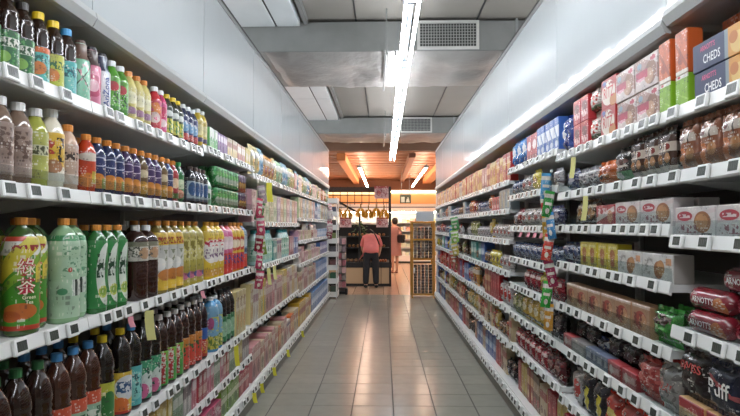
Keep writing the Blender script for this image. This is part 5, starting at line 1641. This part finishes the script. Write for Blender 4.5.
def board(name, x0, x1, y, z0, z1, label, base, layers, hang=None):
    b = empty(name, ((x0 + x1) / 2, y, z0))
    tag(b, label, 'sign', 'pink signs on the kiosk')
    o = mesh_obj('sign_face', [(x0 - b.location.x, 0, 0), (x1 - b.location.x, 0, 0), (x1 - b.location.x, 0, z1 - z0), (x0 - b.location.x, 0, z1 - z0)], [(0, 1, 2, 3)],
                 printed('print_' + label[:18], base, layers, .5), b, uvs=[((0, 0), (1, 0), (1, 1), (0, 1))])
    MB().box(x0, x1, y + .0005, y + .02, z0, z1).build('sign_back', M_WHITE, parent=b, off=tuple(b.location))
    for x in (x0 + .03, x1 - .03):
        MB().tube((x, y + .01, z1), (x, y + .01, hang), .004, 5).build('sign_cord', M_DARK, parent=b, off=tuple(b.location))


PK = [R(0, 1, .82, 1, '#b84a50'), E(.3, .45, .16, .22, '#c8605c'), ('rn', .1, .9, .15, .75, 7, 6, .52, '#a8545a')]
board('price_board', -.97, -.71, 12.68, 1.30, 1.52, 'pink price board hanging beside the white tray rack', '#d8a8a4', PK, 1.86)
board('price_board', -.16, .10, 12.68, 1.30, 1.52, 'pink price board hanging just above the bent shopper', '#d0a8a0', PK, 1.86)
board('price_board', -.2, .11, 12.62, 1.93, 2.20, 'pale pink board on top of the kiosk trellis', '#dcaeac', PK, 2.21)

# herbs and piled produce
r = empty('herb_plant', (-.52, 12.95, .53))
tag(r, 'leafy green herb plant at the kiosk corner below the bananas', 'plant')
MB().tube((0, 0, 0), (0, 0, .75), .012, 6).build('stem', plain('herb_stem', '#3f4a24', .7), parent=r)
for k in range(46):
    a, z = random.uniform(0, 6.28), random.uniform(.55, .98)
    q, ln = random.uniform(.02, .12), random.uniform(.07, .12)
    c, s_ = math.cos(a), math.sin(a)
    p0 = Vector((q * c, q * s_, z))
    d_ = Vector((c, s_, random.uniform(-.9, .5))).normalized() * ln
    wv = Vector((-s_, c, 0)) * .022
    mesh_obj('leaf', [tuple(p0), tuple(p0 + d_ * .5 + wv), tuple(p0 + d_), tuple(p0 + d_ * .5 - wv), tuple(p0 + d_ * .5 + Vector((0, 0, .012)))],
             [(0, 1, 4), (1, 2, 4), (2, 3, 4), (3, 0, 4)], plain('herb_leaf', '#3f6a2c', .5), r)


def lump(name, x, y, z, rad, mat, label, cat, group, sq=(1, .9, .8), seed=0):
    bm = bmesh.new()
    bmesh.ops.create_icosphere(bm, subdivisions=2, radius=rad)
    for v in bm.verts:
        k = 1 + .14 * noise.noise(v.co * 18 + Vector((seed, 0, 0)))
        v.co = Vector((v.co.x * sq[0] * k, v.co.y * sq[1] * k, v.co.z * sq[2] * k + rad * sq[2]))
    me = bpy.data.meshes.new(name)
    bm.to_mesh(me)
    bm.free()
    me.polygons.foreach_set('use_smooth', [True] * len(me.polygons))
    me.materials.append(mat)
    o = bpy.data.objects.new(name, me)
    COL.objects.link(o)
    o.location = (x, y, z)
    return tag(o, label, cat, group)


for i in range(14):
    lump('potato', -.80 + .09 * (i % 7), 12.85 + .1 * (i // 7), .531, .042, plain('potato_skin', '#7a5638', .7, vary=.3), 'brown potato on the kiosk counter, %s of its pile' % ORD[i], 'potato', 'potatoes on the kiosk counter', seed=i)
for i in range(12):
    lump('sweet_potato', -.12 + .055 * (i % 4), 12.82 + .1 * ((i // 4) % 3), .531, .03, plain('sweet_skin', '#a8643c', .7, vary=.3), 'reddish sweet potato beside the bent shopper, %s of its pile' % ORD[i], 'sweet potato', 'sweet potatoes at the kiosk corner', (.85, 1.5, .9), i)
for k in range(2):
    for i in range(9):
        lump('orange_fruit', -.8 + .1 * i, 13.5, .831 + .26 * k, .037, plain('dull_orange', '#8a5a2c', .6), 'dim orange fruit on %s kiosk step, %s from left' % (['lower', 'upper'][k], ORD[i]), 'fruit', 'fruit on the kiosk steps', (1, 1, 1), i)

# ------------------------------------------------------------------ white tray rack and packet stand at the left end
r = empty('tray_rack', (-1.08, 10.75, 0))
tag(r, 'white wire rack with stacked trays at the left aisle end', 'rack')
off = (-1.08, 10.75, 0)
for x in (-1.29, -.865):
    for yy in (10.56, 10.94):
        MB().tube((x, yy, 0), (x, yy, 1.86), .009, 8).build('post', M_WHITE, parent=r, off=off)
for k in range(8):
    z = .03 + .245 * k
    t = MB().box(-1.3, -.855, 10.55, 10.95, z, z + .012).build('tray', M_WHITE, parent=r, off=off)
    o = MB().box(-1.3, -.855, 10.54, 10.55, z, z + .095).build('tray_front', M_WHITE, off=off)
    o.parent = t
    o = MB().box(-.855, -.847, 10.54, 10.95, z, z + .095).build('tray_side', M_WHITE, off=off)
    o.parent = t
    if k < 7:
        cols = ['#4a5a4c', '#3c6a50', '#6c4a4c', '#54545c', '#7a8a54', '#4c4444', '#5a6478']
        for i in range(3):
            o = MB().box(-1.27 + .14 * i, -1.15 + .14 * i, 10.6, 10.8, z + .0125, z + .19 + .01 * (i % 2)).build('packet', plain('rack_pack_' + cols[k], cols[k], .5), bevel=.012)
            tag(o, 'small dull packet on the white tray rack, tray %s from floor, %s from left' % (ORD[k], ORD[i]), 'packet', 'packets on the white tray rack')
r = empty('packet_stand', (-.82, 11.35, 0))
tag(r, 'narrow floor stand with black foot beyond the white tray rack', 'stand')
off = (-.82, 11.35, 0)
MB().box(-.93, -.71, 11.2, 11.5, 0, .05).box(-.75, -.70, 11.15, 11.3, .0, .12).build('foot', M_BLACK, parent=r, off=off, bevel=.008)
MB().box(-.90, -.74, 11.38, 11.41, .05, 1.12).build('back_board', plain('stand_grey', '#6c6460', .6), parent=r, off=off)
for k in range(7):
    MB().box(-.90, -.74, 11.22, 11.38, .12 + .14 * k, .13 + .14 * k).build('stand_shelf', plain('stand_grey', '#6c6460', .6), parent=r, off=off)
sc = ['#b88a8c', '#a86a70', '#8c8480', '#c4a0a0', '#9c5a64', '#a89c98', '#7c6c74']
for k in range(7):
    for i in range(2):
        o = MB().box(-.895 + .08 * i, -.82 + .08 * i, 11.24, 11.34, .1305 + .14 * k, .245 + .14 * k).build('stand_packet', plain('stand_' + sc[(k + i) % 7], sc[(k + i) % 7], .5), bevel=.01)
        tag(o, 'dusty pink packet on the narrow stand, %s shelf up, %s one' % (ORD[k], ['left', 'right'][i]), 'packet', 'packets on the narrow stand')

# ------------------------------------------------------------------ mustard can rack at the right end
r = empty('can_rack', (.73, 10.9, 0))
tag(r, 'mustard yellow display rack of cans at the right aisle end', 'rack')
off = (.73, 10.9, 0)
M_MUST = plain('mustard', '#a8782a', .5)
for x in (.53, .93):
    for yy in (10.66, 11.14):
        MB().box(x - .018, x + .018, yy - .018, yy + .018, 0, 1.42).build('post', M_MUST, parent=r, off=off)
for z in (.05, .70, 1.06, 1.38):
    MB().box(.55, .91, 10.65, 11.15, z, z + .035).build('rack_shelf', M_MUST, parent=r, off=off)
MB().box(.60, .93, 10.645, 10.655, 1.42, 1.60).build('header_board', plain('board_pale', '#a9b3bb', .5), parent=r, off=off)
MB().box(.55, .58, 10.64, 10.65, .46, .56).box(.551, .579, 10.638, 10.6405, .47, .55).build('price_card', M_WHITE, parent=r, off=off)
pc = lathe([(.026, 0), (.031, .004), (.031, .1), (.029, .106), (.027, .106)], 12)
cm = {}
n = 0
for z, lv in ((.085, 5), (.735, 3), (1.095, 2)):
    for l in range(lv):
        for i in range(5):
            c = ['#4a4440', '#9a948c', '#54484c', '#847c74', '#3c3a3c'][(i + (z > .5)) % 5]
            if c not in cm:
                o = mesh_obj('food_can', pc[0], pc[1], printed('can_' + c, c, [R(0, 1, .35, .6, '#8c7c70'), R(0, 1, .92, 1, '#a8a8a4')], .3, 0, .4), uvs=pc[2], smooth=False)
                cm[c] = o.data
            else:
                o = bpy.data.objects.new('food_can', cm[c])
                COL.objects.link(o)
            o.location = (.59 + .07 * i, 10.72, z + .1065 * l)
            n += 1
            tag(o, 'food can on mustard rack, %s shelf, layer %s, %s from left' % ({.085: 'lowest', .735: 'middle', 1.095: 'top'}[z], ORD[l], ORD[i]), 'can', 'cans on the mustard rack')


# ------------------------------------------------------------------ people
def skin(name, pts, edges, mat, parent, root=0, sub=2, smooth=True):
    """pts: (x,y,z,r[,r2]); grown with Skin + Subdivision, then frozen to a mesh"""
    me = bpy.data.meshes.new(name)
    me.from_pydata([p[:3] for p in pts], edges, [])
    o = bpy.data.objects.new(name, me)
    COL.objects.link(o)
    o.modifiers.new('Skin', 'SKIN')
    for i, p in enumerate(pts):
        sv = me.skin_vertices[0].data[i]
        sv.radius = (p[3], p[4] if len(p) > 4 else p[3])
        sv.use_root = (i == root)
    ms = o.modifiers.new('Subdivision', 'SUBSURF')
    ms.levels = ms.render_levels = sub
    bpy.context.view_layer.update()
    dg = bpy.context.evaluated_depsgraph_get()
    m2 = bpy.data.meshes.new_from_object(o.evaluated_get(dg))
    o.modifiers.clear()
    o.data = m2
    m2.name = name
    m2.materials.clear()
    m2.materials.append(mat)
    m2.polygons.foreach_set('use_smooth', [True] * len(m2.polygons))
    o.parent = parent
    return o


def hand(pts, edges, wrist, d, side, curl=.3):
    """palm and five fingers continuing from the wrist vertex along d"""
    w = Vector(pts[wrist][:3])
    d = Vector(d).normalized()
    sd = Vector(side).normalized()
    nrm = d.cross(sd)
    palm = len(pts)
    pts.append(tuple(w + d * .055) + (.026, .014))
    edges.append((wrist, palm))
    for k, ln in ((-1.5, .058), (-.5, .07), (.5, .075), (1.5, .068)):
        a = len(pts)
        b0 = w + d * .085 + sd * (.017 * k)
        pts.append(tuple(b0) + (.0088,))
        m1 = b0 + d * ln * .55 + nrm * curl * .02
        pts.append(tuple(m1) + (.0082,))
        pts.append(tuple(m1 + d * ln * .4 + nrm * curl * .05) + (.007,))
        edges += [(palm, a), (a, a + 1), (a + 1, a + 2)]
    a = len(pts)
    t0 = w + d * .03 + sd * .032
    pts.append(tuple(t0) + (.0105,))
    pts.append(tuple(t0 + (d + sd * .5).normalized() * .05 + nrm * .01) + (.0085,))
    edges += [(palm, a), (a, a + 1)]


M_SKIN = plain('skin', '#c2957a', .5)
M_SHIRT = plain('coral_shirt', '#e27a74', .75, vary=.25, vscale=14)
M_PANTS = plain('black_trousers', '#16161a', .8)
M_HAIR = plain('dark_hair', '#1f1512', .45)
M_DRESS = plain('dusty_pink_dress', '#a8786e', .75, vary=.2, vscale=10)
M_BAGK = plain('black_leather', '#17171b', .35)

# shopper bent over the counter, back to the camera
p1 = empty('person', (-.27, 12.36, 0))
tag(p1, 'person in coral shirt and black trousers bending over the kiosk counter', 'person')
P = [(0, 0, .86, .12, .10), (0, .12, 1.0, .13, .10), (0, .24, 1.08, .14, .10), (0, .33, 1.10, .09, .07), (0, .40, 1.10, .05), (0, .46, 1.06, .075), (0, .51, .99, .085, .09), (0, .53, .93, .06)]
Ed = [(0, 1), (1, 2), (2, 3), (3, 4), (4, 5), (5, 6), (6, 7)]
for sx in (-1, 1):
    a = len(P)
    P += [(sx * .09, 0, .80, .085), (sx * .10, -.01, .45, .055), (sx * .11, -.03, .09, .038), (sx * .115, .07, .035, .036)]
    Ed += [(0, a), (a, a + 1), (a + 1, a + 2), (a + 2, a + 3)]
    b = len(P)
    P += [(sx * .14, .30, 1.06, .052), (sx * .2, .36, .86, .04), (sx * .16, .44, .68, .03)]
    Ed += [(3, b), (b, b + 1), (b + 1, b + 2)]
    hand(P, Ed, b + 2, (-sx * .25, .5, -.35), (-sx, 0, .2))
skin('body', P, Ed, M_SKIN, p1)
S_ = [(0, -.035, .69, .21, .15), (0, .01, .88, .18, .14), (0, .10, 1.0, .175, .13), (0, .22, 1.09, .155, .125), (0, .32, 1.11, .10, .09)]
Se = [(0, 1), (1, 2), (2, 3), (3, 4)]
for sx in (-1, 1):
    b = len(S_)
    S_ += [(sx * .14, .28, 1.06, .078), (sx * .19, .33, .95, .066), (sx * .205, .36, .86, .06)]
    Se += [(3, b), (b, b + 1), (b + 1, b + 2)]
shirt = skin('shirt', S_, Se, M_SHIRT, p1)
# shirt tail hanging open at the left hip
vs = []
for j in range(6):
    t = j / 5
    for i in range(5):
        u = i / 4
        vs.append((-.12 - .14 * t * (1 - u) - .03 * u, -.06 + .05 * u + .02 * math.sin(4 * u), .84 - (.24 - .1 * u) * t))
mesh_obj('shirt_tail', vs, [(j * 5 + i, (j + 1) * 5 + i, (j + 1) * 5 + i + 1, j * 5 + i + 1) for j in range(5) for i in range(4)], M_SHIRT, p1, smooth=True)
T_ = [(0, 0, .84, .145, .125), (0, 0, .76, .13, .12)]
Te = [(0, 1)]
for sx in (-1, 1):
    a = len(T_)
    T_ += [(sx * .085, -.005, .68, .098), (sx * .10, -.01, .42, .08), (sx * .112, -.025, .07, .068)]
    Te += [(1, a), (a, a + 1), (a + 1, a + 2)]
skin('trousers', T_, Te, M_PANTS, p1)
for sx in (-1, 1):
    skin('shoe', [(sx * .112, -.06, .045, .044, .04), (sx * .115, .03, .042, .046, .036), (sx * .12, .12, .034, .042, .03)], [(0, 1), (1, 2)], M_BLACK, p1)
hd = skin('hair', [(0, .47, 1.09, .075), (0, .53, 1.04, .092), (0, .57, .98, .08)], [(0, 1), (1, 2)], M_HAIR, p1)
# cross-body strap over the back
vs = []
for j in range(15):
    t = j / 14
    x = -.03 + .21 * t
    yy, z = .34 - .36 * t, 1.245 - .05 * t - .28 * t * t
    for e in (-.013, .013):
        vs.append((x + e, yy - .012 - .02 * math.sin(PI * t), z + .012 + e * .3))
mesh_obj('bag_strap', vs, [(2 * j, 2 * j + 1, 2 * j + 3, 2 * j + 2) for j in range(14)], M_BLACK, p1)

# woman standing farther off with a shoulder bag
p2 = empty('person', (.315, 16.2, 0), math.radians(35))
tag(p2, 'person in dusty pink knee-length dress standing behind the kiosk', 'person')
P = [(0, 0, .88, .12, .09), (0, 0, 1.02, .105, .08), (0, 0, 1.20, .13, .085), (0, 0, 1.28, .08, .06), (0, .005, 1.35, .045), (0, .02, 1.42, .07, .075), (0, .025, 1.50, .07, .085), (0, .02, 1.55, .04)]
Ed = [(0, 1), (1, 2), (2, 3), (3, 4), (4, 5), (5, 6), (6, 7)]
nb = len(P)
P += [(0, .115, 1.455, .011)]
Ed += [(5, nb)]
for sx in (-1, 1):
    a = len(P)
    P += [(sx * .08, 0, .80, .08), (sx * .075, .0, .45, .05), (sx * .07, -.02, .09, .034), (sx * .075, .09, .03, .032)]
    Ed += [(0, a), (a, a + 1), (a + 1, a + 2), (a + 2, a + 3)]
    b = len(P)
    P += [(sx * .165, 0, 1.22, .045), (sx * .2, -.01, .98, .036), (sx * .18, .14, .86, .026)]
    Ed += [(3, b), (b, b + 1), (b + 1, b + 2)]
    hand(P, Ed, b + 2, (-sx * .15, .8, -.3), (-sx * .3, 0, 1))
skin('body', P, Ed, M_SKIN, p2)
for sx in (-1, 1):
    lump('eye', sx * .028, .098, 1.47, .008, M_BLACK, None, None, None).parent = p2
m_ = MB().box(-.02, .02, .098, .106, 1.408, 1.415).build('mouth', plain('lip', '#9a5a54', .5), parent=p2, bevel=.002)
prof = [(.215, .50), (.205, .58), (.19, .72), (.185, .86), (.16, 1.0), (.17, 1.12), (.185, 1.22), (.15, 1.29), (.07, 1.32)]
v, f, u = lathe(prof, 22, caps=False)
v = [(a * (1 + (.05 * math.sin(9 * math.atan2(b, a)) if c < .9 else 0)), b * .72 * (1 + (.05 * math.sin(9 * math.atan2(b, a)) if c < .9 else 0)), c) for a, b, c in v]
dress = mesh_obj('dress', v, f, M_DRESS, p2, smooth=True)
for sx in (-1, 1):
    skin('sleeve', [(sx * .13, 0, 1.24, .06), (sx * .175, 0, 1.18, .062), (sx * .195, -.005, 1.06, .056)], [(0, 1), (1, 2)], M_DRESS, p2, 0, 1)
skin('hair', [(0, -.02, 1.36, .06, .045), (0, -.02, 1.44, .095, .085), (0, 0, 1.52, .09, .095), (0, .01, 1.57, .05)], [(0, 1), (1, 2), (2, 3)], M_HAIR, p2)
for sx in (-1, 1):
    skin('shoe', [(sx * .07, -.035, .03, .034, .028), (sx * .074, .05, .027, .034, .024), (sx * .078, .12, .022, .028, .019)], [(0, 1), (1, 2)], plain('tan_shoe', '#8a5a48', .5), p2)
g = empty('shoulder_bag', (.47, 16.1, .86), math.radians(35))
tag(g, 'black leather shoulder bag at the side of the person in the pink dress', 'bag')
MB().box(-.07, .07, -.14, .14, 0, .23).build('bag_body', M_BAGK, parent=g, bevel=.03)
MB().box(.065, .078, -.13, .13, .10, .22).build('bag_flap', M_BAGK, parent=g, bevel=.005)
for sy in (-1, 1):
    MB().tube((0, sy * .1, .21), (-.03, sy * .03, .44), .008, 6).build('strap', M_BAGK, parent=g)

bpy.context.view_layer.update()
